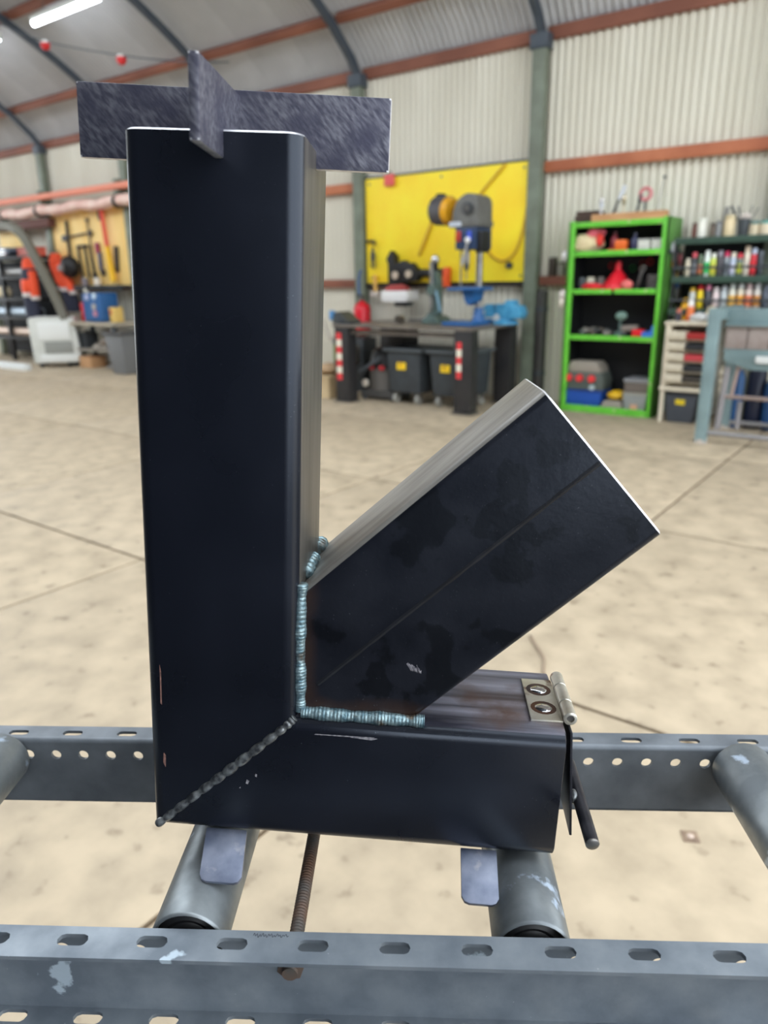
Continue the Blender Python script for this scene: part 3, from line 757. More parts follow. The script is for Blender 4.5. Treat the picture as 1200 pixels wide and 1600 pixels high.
# wall mounted odds and ends round the bench
t = T('fire_extinguisher', 'red fire extinguisher hung on the post behind the bench', 'extinguisher', -6.05, .24, .68)
lathe(t, 'cylinder', plain((214, 24, 42), .35), [(.0, 0), (.08, 0), (.105, .02), (.108, .05), (.108, .33), (.09, .38), (.04, .41), (.03, .43)], n=22)
box(t, 'valve', M_STEEL, (0, 0, .45), (.05, .05, .05), .008)
box(t, 'lever_handle', M_BLACK, (-.03, 0, .49), (.12, .025, .02), .006)
tube(t, 'hose', plain((52, 86, 138), .5), smooth_path([(-.03, .02, .45), (-.06, .02, .55), (-.05, .02, .72), (-.01, .02, .80)], 5), .016)
box(t, 'wall_bracket', M_BLACK, (0, .115, .20), (.08, .02, .30), .004)
t = T('tool_rack', 'black rack of hanging clamps and straps on yellow board', 'rack', -5.48, .12, 1.34)
prism(t, 'rack_plate', M_BLACK, [(-.19, -.08), (-.19, .20), (-.22, .26), (-.19, .30), (-.15, .36), (-.10, .30), (-.09, .20), (-.02, .22), (.04, .24), (.10, .20), (.16, .21), (.22, .14), (.26, .06), (.24, 0), (-.02, -.02)], -.07, .03, .008)
for x, z in ((-.07, .07), (.13, .08)): cyl(t, 'reel', plain((196, 180, 160), .5), (x, -.075, z), (x, -.095, z), .045, n=16)
t = T('torch_tool', 'black rod tool with orange end on the yellow board', 'tool', -5.02, .12, 1.40)
cyl(t, 'barrel', M_BLACK, (-.22, 0, .03), (.12, 0, .03), .045, n=14)
box(t, 'orange_end', plain((238, 92, 40), .45), (.16, 0, -.02), (.08, .07, .22), .012)
t = T('hand_pliers', 'dark pliers hanging at the left of the yellow board', 'pliers', -5.96, .11, 1.50)
for k in (-1, 1): tube(t, 'handle', M_DKGREY, smooth_path([(0, 0, .10), (k * .025, 0, .06), (k * .02, 0, 0)], 4), .012)
prism(t, 'jaw', M_DKGREY, [(-.03, .10), (0, .08), (.03, .10), (.03, .16), (0, .26), (-.03, .16)], -.012, .012, .003)
t = T('coat_hook', 'small dark hook bar above the hanging pliers', 'hook', -6.0, .10, 1.82)
cyl(t, 'bar', M_BLACK, (-.07, 0, 0), (.06, 0, 0), .016, n=8); cyl(t, 'peg', M_STEEL, (.06, 0, 0), (.08, -.03, -.04), .02, n=8)
t = T('wooden_mallet', 'pale wooden handle hanging below the yellow board', 'mallet', -5.93, .11, 1.16)
cyl(t, 'handle', plain((226, 178, 92), .6), (.01, 0, .05), (-.01, 0, .26), .026, n=10)
box(t, 'head', plain((196, 186, 176), .6), (0, 0, .03), (.14, .06, .06), .01)
t = T('wall_bin', 'white wall bin heaped with red rags above the bench', 'bin', -5.46, .24, 1.10)
prism(t, 'bin_shell', plain((232, 230, 228), .45), [(-.19, .02), (-.17, 0), (.17, 0), (.20, .03), (.20, .13), (-.20, .13)], -.12, .12, .012)
lump(t, 'red_rag', plain((172, 74, 72), .8), (-.02, 0, .15), (.17, .10, .05), .2, 5)
box(t, 'bracket', M_DKGREY, (.02, .06, -.03), (.20, .12, .05), .006)

# bins under the bench
def bin_(label, s):
    t = T('wheeled_bin', label, 'bin', s, .78, group='grey wheeled bins under the bench')
    M_BIN = M_DKGREY
    b = MB()
    lo, hi = (.205, .25), (.23, .285)
    b.rings([[(-lo[0], -lo[1], .13), (lo[0], -lo[1], .13), (lo[0], lo[1], .13), (-lo[0], lo[1], .13)], [(-hi[0], -hi[1], .60), (hi[0], -hi[1], .60), (hi[0], hi[1], .60), (-hi[0], hi[1], .60)]])
    link('body', b.mesh('body', bevel=.02), M_BIN, t)
    box(t, 'rim', mat('bin_rim_grey', (86, 92, 96), .5), (0, 0, .61), (.53, .64, .035), .012)
    st = box(t, 'sticker', plain((246, 206, 30), .5), (-.03, -.275, .45), (.12, .006, .115), rot=(math.radians(-6), 0, 0))
    box(st, 'symbol', plain((196, 150, 30), .5), (-.012, -.004, 0), (.03, .003, .055))
    for x in (-.15, .15):
        for y in (-.2, .2):
            w = cyl(t, 'wheel', plain((150, 148, 140), .5), (x - .02, y, .055), (x + .02, y, .055), .055, n=16)
            box(w, 'caster_fork', M_STEEL, (x, y, .10), (.06, .04, .06), .004)
bin_('grey wheeled bin under the bench beside the vacuum cleaner', -4.83)
bin_('grey wheeled bin under the bench behind the striped right leg', -4.25)

t = T('vacuum_cleaner', 'grey shop vacuum with red clips under the bench', 'vacuum', -5.26, .80)
lathe(t, 'tank', mat('vac_grey', (92, 88, 84), .5), [(.16, .10), (.19, .13), (.19, .36), (.17, .38)], n=24)
lathe(t, 'head', M_BLACK, [(.19, .38), (.19, .44), (.17, .54), (.11, .60), (.0, .62)], n=24)
prism(t, 'undercarriage', mat('vac_grey_dark', (70, 68, 66), .6), [(-.25, .03), (.22, .03), (.25, .08), (.18, .13), (-.18, .13), (-.26, .08)], -.18, .18, .015)
for x, y in ((-.2, -.16), (.2, -.16), (-.2, .16), (.2, .16)): ball(t, 'caster', M_DKGREY, (x, y, .03), .03)
for x in (-.08, .07): box(t, 'clip', plain((190, 44, 52), .45), (x, -.185, .385), (.07, .03, .05), .01)
box(t, 'carry_handle', plain((150, 40, 48), .45), (0, -.05, .58), (.16, .05, .05), .015)
tube(t, 'hose', M_DKGREY, smooth_path([(.05, -.17, .50), (-.08, -.26, .40), (-.22, -.24, .30), (-.28, -.10, .22), (-.26, .05, .14)], 6), .026, 10)
cyl(t, 'front_lamp', plain((220, 210, 196), .4), (-.17, -.17, .20), (-.18, -.20, .20), .045, n=14)

t = T('wooden_crate', 'pale wooden box on the floor left of the bench', 'box', -6.02, 1.0)
box(t, 'body', mat('pale_ply', (206, 184, 146), .7, 0, (190, 166, 128), scale=7), (0, 0, .12), (.34, .34, .24), .01)
box(t, 'lid', mat('pale_ply', (206, 184, 146)), (0, 0, .25), (.37, .37, .03), .006)
t = T('rolled_sack', 'tan rolled sack lying on the pale wooden box', 'sack', -6.02, 1.0, .285)
lump(t, 'roll', plain((188, 158, 124), .85), (0, 0, .05), (.17, .13, .065), .1, 8)
t = T('parts_cabinet', 'low dark cabinet of green and red parts left of bench', 'cabinet', -6.10, .45)
box(t, 'carcass', M_DKGREY, (0, .1, .33), (.5, .28, .66), .01)
for i, c in enumerate(((132, 146, 84), (110, 48, 46), (120, 112, 96))): box(t, 'parts_box', plain(c, .6), (-.15 + .14 * i, -.06, .47), (.11, .06, .22), .008)
ball(t, 'white_lid', plain((200, 178, 168), .5), (-.02, -.06, .66), (.06, .05, .05))

# drain pipe and jars by the post
t = T('drain_pipe', 'dark vertical pipe standing against the green grey post', 'pipe', -3.655, .06)
cyl(t, 'pipe', mat('dark_pipe', (62, 60, 58), .5), (0, 0, 0), (0, 0, 1.22), .06, n=18)
for z in (.3, 1.0): cyl(t, 'collar', M_DKGREY, (0, 0, z), (0, 0, z + .05), .067, n=18)
for i, (lab, s, rgb, r, hh) in enumerate((('dark brown tin on the lower wall rail beside the post', -3.58, (58, 44, 34), .045, .17), ('dusty glass jar on the lower wall rail', -3.48, (140, 134, 124), .04, .12), ('grey tin on the lower wall rail beside green cabinet', -3.38, (116, 108, 98), .04, .14))):
    t = T('storage_tin', lab, 'tin', s, 0.0, 1.37, group='tins on the lower wall rail')
    lathe(t, 'tin_body', plain(rgb, .5), [(r, 0), (r, hh), (r * .9, hh + .01)], n=14); lathe(t, 'tin_lid', plain((90, 84, 76), .5), [(r * 1.05, hh), (r * 1.05, hh + .02), (0, hh + .025)], n=14)

# ------------------------------------------------------------------ green cabinet
CS, CW, CD, CH = -2.73, .98, .42, 1.88      # centre s, width, depth, height
t = T('shelf_cabinet', 'bright green open shelf cabinet against the corrugated wall', 'cabinet', CS, .45)
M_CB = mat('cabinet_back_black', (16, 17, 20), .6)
box(t, 'side_panel', M_GREEN, (-CW / 2 + .012, CD / 2, CH / 2), (.024, CD, CH), .004)
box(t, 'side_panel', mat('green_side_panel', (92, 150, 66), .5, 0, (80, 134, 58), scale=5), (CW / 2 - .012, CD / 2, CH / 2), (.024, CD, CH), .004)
for k in (-1, 1): box(t, 'front_upright', M_GREEN, (k * (CW / 2 - .03), .02, CH / 2), (.06, .04, CH), .006)
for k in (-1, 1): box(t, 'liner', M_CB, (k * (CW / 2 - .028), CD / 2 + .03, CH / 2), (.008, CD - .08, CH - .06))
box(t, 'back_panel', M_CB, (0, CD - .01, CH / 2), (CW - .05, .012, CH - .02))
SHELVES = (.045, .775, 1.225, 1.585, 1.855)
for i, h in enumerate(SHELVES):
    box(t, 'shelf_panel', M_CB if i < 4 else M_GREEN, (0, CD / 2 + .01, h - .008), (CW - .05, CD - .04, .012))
    if i in (2,):
        for k in (-1, 1): box(t, 'shelf_lip', M_GREEN, (k * .215 + (.0), .012, h - .012), (.40, .024, .045), .004)
    else:
        box(t, 'shelf_lip', M_GREEN, (0, .012, h - .012), (CW - .12, .024, .05 if i else .075), .004)
def C(name, label, cat, s, level, off=.30, rz=0, group=None, dz=.0): return T(name, label, cat, s, off, SHELVES[level] + dz, rz, group)
# on top
t = C('timber_stack', 'dark timber offcuts stacked on green cabinet top left', 'timber', -3.06, 4, .28)
for i, (w, x) in enumerate(((.30, 0), (.28, -.01), (.24, -.015))): box(t, 'board', M_DKWOOD, (x, 0, .02 + .042 * i), (w, .16, .038), .004)
t = C('tool_block', 'long timber block drilled to hold hand tools on cabinet', 'tool block', -2.64, 4, .40)
box(t, 'block', M_WOOD, (0, 0, .04), (.72, .09, .08), .006)
for x in (-.26, -.12, 0, .14, .24): cyl(t, 'hole', M_DKWOOD, (x, -.0, .078), (x, 0, .082), .02, n=12)
def tool(label, s, z0, z1, hcol, tcol, lean=0.0, head=True, off=.40):
    t = C('hand_tool', label, 'tool', s, 4, off, group='hand tools in the timber block', dz=.082)
    mid = z0 + (z1 - z0) * .5
    cyl(t, 'shaft', plain(tcol, .3, .6), (0, 0, 0), (lean * .5, 0, mid), .012, n=8)
    cyl(t, 'grip', plain(hcol, .45), (lean * .5, 0, mid), (lean, 0, z1), .018, .02, n=10)
    if head: ball(t, 'knob', plain(tcol, .25, .7), (lean, 0, z1), .026)
tool('chrome ended tool leftmost in the timber block', -2.92, 0, .12, (200, 205, 214), (228, 228, 230))
tool('tall silver tool leaning right in the timber block', -2.80, 0, .24, (206, 212, 220), (60, 60, 66), .10, False)
tool('short brass topped tool in middle of timber block', -2.70, 0, .13, (140, 128, 96), (226, 216, 190))
tool('dark gripped tool right of middle in the timber block', -2.57, 0, .15, (52, 58, 62), (60, 64, 70), .03, False)
t = C('red_ring_gauge', 'pink red ring on a stem above the timber block', 'gauge', -2.50, 4, .40, dz=.082)
cyl(t, 'stem', M_DKGREY, (0, 0, 0), (.0, 0, .10), .012, n=8)
link('ring', MB().tube([(.05 * math.cos(a), 0, .15 + .05 * math.sin(a)) for a in [2 * math.pi * k / 16 for k in range(17)]], .018, 8).mesh('ring', True), plain((206, 126, 130), .5), t)
t = C('wire_whip', 'thin wire with a dark tip standing behind timber block', 'wire', -2.40, 4, .36, dz=.0)
tube(t, 'strand', M_STEEL, smooth_path([(0, 0, 0), (.02, 0, .18), (.05, 0, .36)], 4), .005, 6); ball(t, 'tip', M_DKGREY, (.05, 0, .37), .016)
# top shelf
t = C('cloth_sack', 'cream cloth sack slumped at left of the top shelf', 'sack', -3.06, 3)
lump(t, 'sack_body', plain((224, 206, 164), .85), (0, -.02, .085), (.145, .13, .10), .14, 11)
t = C('red_cloth', 'pink and red cloth draped over the cream sack', 'cloth', -2.99, 3, .30, dz=.165)
lump(t, 'cloth_bundle', plain((226, 108, 122), .8), (0, 0, .02), (.085, .09, .05), .2, 12)
lump(t, 'cloth_tail', plain((222, 62, 50), .8), (.06, -.06, -.05), (.035, .04, .07), .15, 13)
def bottle(name, label, s, level, r, h, rgb, cap, off=.3, group=None, neck=.35):
    t = C(name, label, 'bottle', s, level, off, 0, group)
    lathe(t, 'bottle_body', plain(rgb, .4), [(r * .9, 0), (r, .01), (r, h * .62), (r * neck, h * .82), (r * neck, h * .9)], n=16)
    lathe(t, 'cap', plain(cap, .4), [(r * neck * 1.25, h * .86), (r * neck * 1.25, h), (0, h)], n=12)
bottle('squeeze_bottle', 'dark red bottle on the top shelf beside the sack', -2.80, 3, .04, .19, (130, 32, 46), (90, 40, 46))
bottle('squeeze_bottle', 'navy bottle on the top shelf beside white tubs', -2.60, 3, .038, .17, (58, 60, 96), (90, 94, 120))
t = C('orange_tape_measure', 'orange plastic case on the middle of top shelf', 'case', -2.71, 3, .36)
box(t, 'case', plain((236, 110, 40), .4), (0, 0, .055), (.12, .07, .11), .02); box(t, 'base', plain((196, 88, 36), .4), (-.09, 0, .015), (.08, .06, .03), .008)
for i, (lab, s) in enumerate((('white tub on the top shelf beside the navy bottle', -2.49), ('white tub on the top shelf nearest the right upright', -2.36))):
    t = C('white_tub', lab, 'tub', s, 3, .30, group='white tubs on the top shelf')
    box(t, 'tub_body', plain((224, 222, 212), .5), (0, 0, .045), (.115, .14, .09), .012); box(t, 'lid', plain((206, 206, 200), .5), (0, 0, .098), (.122, .148, .018), .006)
# second shelf
for i, (lab, s, rgb) in enumerate((('dark grey tin leftmost on second shelf', -3.13, (74, 80, 82)), ('pale tin second from left on second shelf', -3.03, (190, 184, 164)), ('brown grey tin third from left on second shelf', -2.93, (98, 92, 86)))):
    t = C('paint_tin', lab, 'tin', s, 2, .25 + .03 * (i % 2), group='tins on the second shelf')
    lathe(t, 'tin_body', plain(rgb, .4), [(.045, 0), (.045, .10), (.038, .115)], n=16); lathe(t, 'tin_lid', plain(tuple(min(255, c + 30) for c in rgb), .35, .4), [(.038, .112), (.038, .125), (0, .128)], n=16)
t = C('red_cloth', 'crumpled red rag lying at front of second shelf', 'rag', -2.96, 2, .40)
lump(t, 'rag', plain((214, 36, 44), .8), (0, 0, .035), (.10, .035, .04), .15, 21)
t = C('red_funnel', 'big red funnel upside down on the second shelf', 'funnel', -2.75, 2, .28)
lathe(t, 'cone', plain((224, 30, 46), .4), [(.15, 0), (.15, .02), (.13, .06), (.05, .17), (.03, .19), (.025, .27), (0, .275)], n=22)
t = C('pink_ball', 'pale red rubber ball beside the red funnel', 'ball', -2.61, 2, .40)
ball(t, 'ball', plain((226, 112, 108), .6), (0, 0, .05), (.06, .045, .05))
t = C('spanner', 'silver spanner leaning against second shelf back', 'spanner', -2.51, 2, .22, ry=0.0) if False else C('spanner', 'silver spanner leaning against second shelf back', 'spanner', -2.53, 2, .30)
prism(t, 'shank', M_STEEL, [(-.03, 0), (-.005, 0), (.04, .18), (.015, .18)], -.008, .008, .002)
link('eye', MB().tube([(.028 + .024 * math.cos(a), 0, .20 + .024 * math.sin(a)) for a in [2 * math.pi * k / 14 for k in range(15)]], .010, 8).mesh('eye', True), M_STEEL, t)
t = C('grey_hose_coil', 'dark grey hose coil at the right of second shelf', 'hose', -2.37, 2, .28)
for k in range(4): link('coil', MB().tube([(.07 * math.cos(a), .06 * math.sin(a), .02 + .035 * k) for a in [2 * math.pi * j / 16 for j in range(17)]], .018, 8).mesh('coil', True), plain((96, 92, 90), .6), t)
for i, (s, h, c) in enumerate(((-2.90, 1.46, (190, 30, 44)), (-2.82, 1.47, (150, 30, 44)), (-2.58, 1.48, (130, 26, 34)), (-2.51, 1.49, (206, 30, 40)), (-2.68, 1.43, (30, 120, 60)))):
    nm = ('dull red', 'deep red', 'dark red', 'bright red', 'green')[i]
    t = T('hanging_ring', '%s ring hanging on the cabinet back above second shelf' % nm, 'ring', s, .065, h, group='rings on the cabinet back')
    link('ring', MB().tube([(.028 * math.cos(a), 0, .028 * math.sin(a)) for a in [2 * math.pi * k / 14 for k in range(15)]], .007, 6).mesh('ring', True), plain(c, .4), t)
# third shelf
t = C('scrap_heap', 'heap of grey green metal fittings on third shelf', 'fittings', -2.95, 1, .28); t['kind'] = 'stuff'
for k in range(16):
    rnd = random.Random(k)
    lump(t, 'fitting', plain([(84, 92, 86), (110, 100, 88), (70, 72, 70), (134, 128, 120)][k % 4], .5, .2), (rnd.uniform(-.18, .18), rnd.uniform(-.1, .1), .02 + rnd.uniform(0, .06) * (1 - abs(k - 8) / 9)), (.045, .04, .03), .2, k, 8, 5)
t = C('swivel_lamp', 'small grey green swivel lamp on the third shelf', 'lamp', -2.68, 1, .30)
lathe(t, 'base', plain((92, 116, 108), .5), [(.06, 0), (.06, .03), (.03, .05)], n=16); cyl(t, 'stem', plain((84, 104, 98), .5), (0, 0, .04), (.0, 0, .16), .016, n=8)
ball(t, 'lamp_head', plain((122, 150, 138), .45), (.01, -.01, .20), (.06, .055, .045))
t = C('grinder_tool', 'grey angle grinder lying on the third shelf', 'grinder', -2.56, 1, .28)
cyl(t, 'barrel', plain((138, 126, 116), .5), (-.10, 0, .07), (.06, 0, .08), .038, n=12); cyl(t, 'disc_guard', M_DKGREY, (-.10, 0, .0), (-.10, 0, .04), .07, n=18); cyl(t, 'gear_head', M_STEEL, (-.10, 0, .04), (-.10, 0, .09), .035, n=12)
t = C('red_box', 'small red box on third shelf beside blue bin', 'box', -2.46, 1, .38)
box(t, 'carton', plain((222, 24, 34), .5), (0, 0, .04), (.11, .09, .08), .006)
t = C('blue_bin', 'small blue picking bin on third shelf by upright', 'bin', -2.35, 1, .36)
prism(t, 'bin_shell', plain((56, 116, 206), .45), [(-.065, 0), (.065, 0), (.065, .12), (.03, .12), (.02, .06), (-.065, .06)], -.08, .08, .006)
# bottom shelf
t = C('blue_crate', 'blue plastic crate on the bottom shelf', 'crate', -2.995, 0, .27)
b = MB().rings([[(-.19, -.13, 0), (.19, -.13, 0), (.19, .13, 0), (-.19, .13, 0)], [(-.215, -.15, .17), (.215, -.15, .17), (.215, .15, .17), (-.215, .15, .17)]])
link('crate_body', b.mesh('crate_body', bevel=.012), plain((32, 82, 172), .45), t)
box(t, 'crate_rim', plain((28, 70, 150), .45), (0, 0, .168), (.445, .315, .02), .006)
t = C('equipment_case', 'grey equipment case with three red knobs on blue crate', 'case', -2.985, 0, .28, dz=.181)
prism(t, 'case_body', mat('case_grey_green', (86, 94, 88), .5), [(-.20, 0), (.21, 0), (.22, .10), (.19, .18), (-.19, .18), (-.21, .10)], -.13, .13, .012)
prism(t, 'case_lid', plain((150, 142, 130), .5), [(-.18, .18), (.18, .18), (.16, .24), (.11, .29), (-.15, .29), (-.18, .24)], -.12, .12, .01)
for x in (-.16, -.04, .09): cyl(t, 'knob', plain((230, 60, 62), .4), (x, -.13, .12), (x, -.16, .12), .04, .035, n=16)
cyl(t, 'dial', plain((176, 190, 190), .4), (.10, -.13, .03), (.10, -.145, .03), .03, n=14)
t = C('tool_tray', 'grey tray on the bottom shelf beside blue crate', 'tray', -2.66, 0, .32)
prism(t, 'tray_body', plain((150, 144, 132), .5), [(-.13, 0), (.12, 0), (.09, .09), (-.08, .09)], -.12, .12, .008)
t = C('yellow_machine', 'yellow hand machine resting on the grey tray', 'machine', -2.65, 0, .32, dz=.091)
lump(t, 'housing', plain((226, 178, 28), .45), (0, 0, .045), (.095, .08, .05), .12, 31); cyl(t, 'grip', M_BLACK, (.05, -.02, .05), (.11, -.02, .08), .018, n=8)
t = C('clear_tub', 'clear plastic tub with grey lid on bottom shelf', 'tub', -2.43, 0, .30)
b = MB().rings([[(-.10, -.12, 0), (.10, -.12, 0), (.10, .12, 0), (-.10, .12, 0)], [(-.12, -.14, .17), (.12, -.14, .17), (.12, .14, .17), (-.12, .14, .17)]])
link('tub_body', b.mesh('tub_body', bevel=.01), plain((150, 154, 152), .3), t); box(t, 'tub_lid', plain((166, 164, 152), .4), (0, 0, .178), (.25, .29, .02), .006)
box(t, 'contents_label', plain((206, 160, 130), .5), (.0, -.136, .05), (.07, .004, .05), rot=(math.radians(-7), 0, 0))
t = C('silver_case', 'flat silver lidded case standing over the clear tub', 'case', -2.43, 0, .28, dz=.19)
box(t, 'case_base', plain((112, 102, 94), .5), (0, 0, .05), (.24, .26, .10), .008); box(t, 'case_lid', plain((160, 162, 166), .3, .4), (0, 0, .12), (.26, .28, .04), .012)
# tools hooked on the cabinet's right side
SIDE = ((.36, 1.64, (206, 210, 214), .16, 'long steel rule'), (.30, 1.50, (206, 146, 46), .16, 'ochre handled screwdriver'), (.12, 1.55, (206, 110, 120), .22, 'pink handled brush'), (.22, 1.38, (200, 160, 50), .18, 'yellow handled file'), (.12, 1.30, (46, 96, 160), .14, 'blue handled chisel'))
for off, h, rgb, l, nm in SIDE:
    t = T('hung_tool', '%s hung on the right side of green cabinet' % nm, 'tool', CS + CW / 2 + .03, off, h, group='tools hung on the cabinet side')
    cyl(t, 'grip', plain(rgb, .45), (0, 0, -l * .45), (0, 0, 0), .020, .024, n=10); cyl(t, 'blade', M_STEEL, (0, 0, -l), (0, 0, -l * .45), .008, n=8); cyl(t, 'eyelet', M_CHROME, (-.026, 0, .012), (.012, 0, .012), .012, n=8)
t = T('tool_rail', 'dark tool rail on the right side of green cabinet', 'rail', CS + CW / 2 + .012, .24, 1.57)
box(t, 'rail', plain((44, 46, 66), .5), (0, 0, 0), (.022, .34, .03), .004)
for i, (h, rgb, nm) in enumerate(((1.56, (206, 204, 200), 'pale'), (1.18, (224, 214, 208), 'white'), (1.10, (216, 206, 190), 'cream'))):
    t = T('hanging_roll', '%s tape roll on the left side of green cabinet' % nm, 'tape', CS - CW / 2 - .045, .40, h, group='tape rolls on the cabinet side')
    cyl(t, 'roll', plain(rgb, .5), (-.02, 0, 0), (.03, 0, 0), .05, n=16); cyl(t, 'peg', M_STEEL, (-.03, 0, 0), (.062, 0, 0), .008, n=8)

# ------------------------------------------------------------------ spray can rack
M_DGR = mat('dark_green_shelf', (58, 84, 70), .45, 0, (48, 70, 60), scale=6)
RS_, RW = -1.60, 1.18
t = T('can_rack', 'dark green steel rack crowded with spray cans', 'rack', RS_, .40)
RSH = (1.045, 1.335, 1.675)
for h in RSH:
    box(t, 'shelf_board', M_DGR, (0, .18, h - .015), (RW, .36, .03), .004)
    box(t, 'shelf_edge', M_DGR, (0, .0, h - .02), (RW, .014, .06), .003)
for k in (-1, 1):
    for y in (.02, .35): box(t, 'rack_upright', M_BLACK, (k * (RW / 2 - .015), y, .84), (.03, .03, 1.66), .003)
for h in (1.045, 1.335): cyl(t, 'retaining_rail', M_DKGREY, (-RW / 2, -.005, h + .085), (RW / 2, -.005, h + .085), .012, n=8)
box(t, 'back_sheet', mat('rack_back', (24, 26, 28), .6), (0, .365, 1.37), (RW - .04, .01, .62))
def can(label, s, h, body, capc, r=.029, hh=.20, band=None, off=.28, group=None):
    t = T('spray_can', label, 'can', s, off, h + .001, group=group)
    lathe(t, 'can_body', plain(body, .3, .2), [(r * .95, 0), (r, .006), (r, hh * .74), (r * .8, hh * .80)], n=16)
    if band: lathe(t, 'label_band', plain(band, .5), [(r * 1.02, hh * .15), (r * 1.02, hh * .55)], n=16)
    lathe(t, 'cap', plain(capc, .4), [(r * .82, hh * .78), (r * .82, hh * .97), (r * .7, hh), (0, hh)], n=14)
row2 = [('cream spray can leftmost in middle row', (216, 204, 180), (206, 196, 176), .17, None), ('black spray can with red top in middle row', (58, 62, 64), (214, 84, 96), .22, (120, 124, 128)),
        ('olive spray can beside the black red topped can', (92, 104, 80), (100, 120, 96), .20, (196, 110, 70)), ('white capped bright green can in middle row', (224, 232, 224), (236, 240, 236), .235, (28, 190, 96)),
        ('lime yellow can beside the bright green can', (206, 220, 90), (232, 232, 220), .21, (222, 216, 70)), ('dark grey can sixth from left in middle row', (84, 80, 84), (150, 146, 156), .23, None),
        ('grey can with crimson cap in middle row', (140, 146, 150), (206, 40, 90), .22, (90, 96, 104)), ('silver blue can with cream cap in middle row', (178, 190, 206), (226, 216, 196), .21, (206, 206, 226)),
        ('red capped can with lime band in middle row', (110, 120, 110), (214, 50, 66), .20, (190, 196, 60)), ('tall cream can in the middle row', (226, 216, 196), (226, 208, 184), .26, (214, 206, 190)),
        ('red can with pale blue cap in middle row', (200, 44, 56), (196, 206, 226), .24, (226, 40, 50)), ('dark can rightmost in the middle row', (60, 64, 70), (90, 96, 104), .22, None)]
for i, (lab, bd, cp, hh, bandc) in enumerate(row2): can(lab, -2.08 + .0565 * i, RSH[1], bd, cp, .027, hh, bandc, .30, 'spray cans in the middle row')
row3 = [('silver can leftmost in lower row', (196, 200, 196), (222, 180, 50), .20, None), ('yellow can with red cap in lower row', (236, 206, 24), (206, 30, 40), .22, (244, 214, 20)), ('dark can with pink cap in lower row', (72, 74, 80), (226, 140, 170), .22, None),
        ('pale pink can in the lower row', (226, 206, 204), (226, 216, 214), .20, None), ('silver grey can in the middle of lower row', (186, 192, 194), (196, 200, 204), .21, None), ('white can with pale orange label in lower row', (226, 222, 206), (214, 220, 214), .23, (236, 186, 84)),
        ('white can with bright orange label in lower row', (226, 214, 190), (222, 224, 220), .23, (240, 166, 40)), ('white can with coral label in lower row', (226, 206, 194), (226, 200, 200), .23, (228, 120, 70)), ('white can with brown orange label in lower row', (214, 206, 196), (222, 222, 222), .23, (206, 136, 56)),
        ('slate can at the right of the lower row', (86, 92, 104), (110, 118, 130), .22, None)]
for i, (lab, bd, cp, hh, bandc) in enumerate(row3): can(lab, -2.01 + .070 * i, RSH[0], bd, cp, .030, hh, bandc, .30, 'spray cans in the lower row')
row1 = [('brown bottle leftmost on the rack top', -2.06, (112, 60, 48), (90, 48, 40), .025, .14), ('white bottle on the rack top', -2.0, (232, 230, 218), (226, 226, 214), .042, .18), ('dark jar behind white bottle on rack top', -1.90, (96, 82, 66), (80, 70, 60), .03, .13),
        ('grey bottle on the rack top', -1.85, (148, 150, 150), (120, 122, 124), .026, .15), ('cream jug on the rack top', -1.76, (226, 206, 164), (206, 190, 150), .05, .19), ('cream jar with teal lid on rack top', -1.55, (214, 200, 170), (76, 120, 116), .045, .13), ('wide cream tub with teal lid on rack top', -1.45, (230, 214, 186), (90, 160, 150), .058, .13)]
for lab, s, bd, cp, r, hh in row1:
    t = T('jar', lab, 'jar', s, .26, RSH[2] + .001, group='jars on the rack top')
    lathe(t, 'jar_body', plain(bd, .4), [(r * .95, 0), (r, .01), (r, hh * .75), (r * .8, hh * .82)], n=16); lathe(t, 'jar_lid', plain(cp, .4), [(r * .9, hh * .8), (r * .9, hh), (0, hh)], n=16)
t = T('brush_pot', 'black pot of brushes and rods on the rack top', 'pot', -1.645, .26, RSH[2] + .001)
lathe(t, 'pot_body', M_DKGREY, [(.045, 0), (.055, .15), (.05, .15), (.042, .02)], n=16)
for x, z, r in ((-.12, .27, .010), (-.06, .26, .008), (.11, .24, .004), (.06, .26, .004)): cyl(t, 'brush_handle', M_DKGREY, (0, 0, .05), (x, 0, z), r, n=8)
lump(t, 'bristles', plain((206, 196, 186), .8), (.01, 0, .17), (.05, .03, .03), .25, 41, 10, 6)
t = T('carpenter_square', 'grey steel plate standing on the rack top', 'plate', -1.845, .16, RSH[2] + .001)
prism(t, 'blade', plain((140, 138, 132), .4, .3), [(-.025, 0), (.02, 0), (.045, .27), (.0, .27)], -.006, .006, .001)

# ------------------------------------------------------------------ drawer cart
M_CR = mat('cream_plastic', (226, 216, 194), .5, 0, (212, 202, 180), scale=6)
t = T('drawer_cart', 'cream plastic cart with open trays of red and black parts', 'cart', -1.94, .60)
box(t, 'cart_side', M_CR, (-.175, .17, .63), (.05, .34, .62), .012); box(t, 'cart_side', M_CR, (.185, .17, .63), (.03, .34, .62), .01)
box(t, 'cart_back', M_CR, (0, .335, .63), (.36, .02, .62), .004); box(t, 'cart_top', M_CR, (0, .17, .93), (.42, .36, .035), .01); box(t, 'cart_bottom', M_CR, (0, .17, .325), (.42, .36, .04), .012)
for k in (-1, 1):
    for y in (.03, .31): cyl(t, 'cart_leg', M_CR, (k * .18, y, 0), (k * .18, y, .33), .022, n=10)
cols = [None, (176, 46, 44), (40, 42, 46), (206, 70, 76), (42, 44, 48), (60, 56, 50)]
for i in range(5):
    z = .80 - .098 * i
    tr_ = box(t, 'tray', M_CR, (-.08, .06, z + .025), (.16, .20, .07), .01)
    box(t, 'shelf_slat', M_CR, (.02, .15, z - .02), (.34, .32, .014), .003)
    box(t, 'tray_fill', plain(cols[i + 1], .5), (.085, .06, z + .02), (.16, .20, .055), .008)
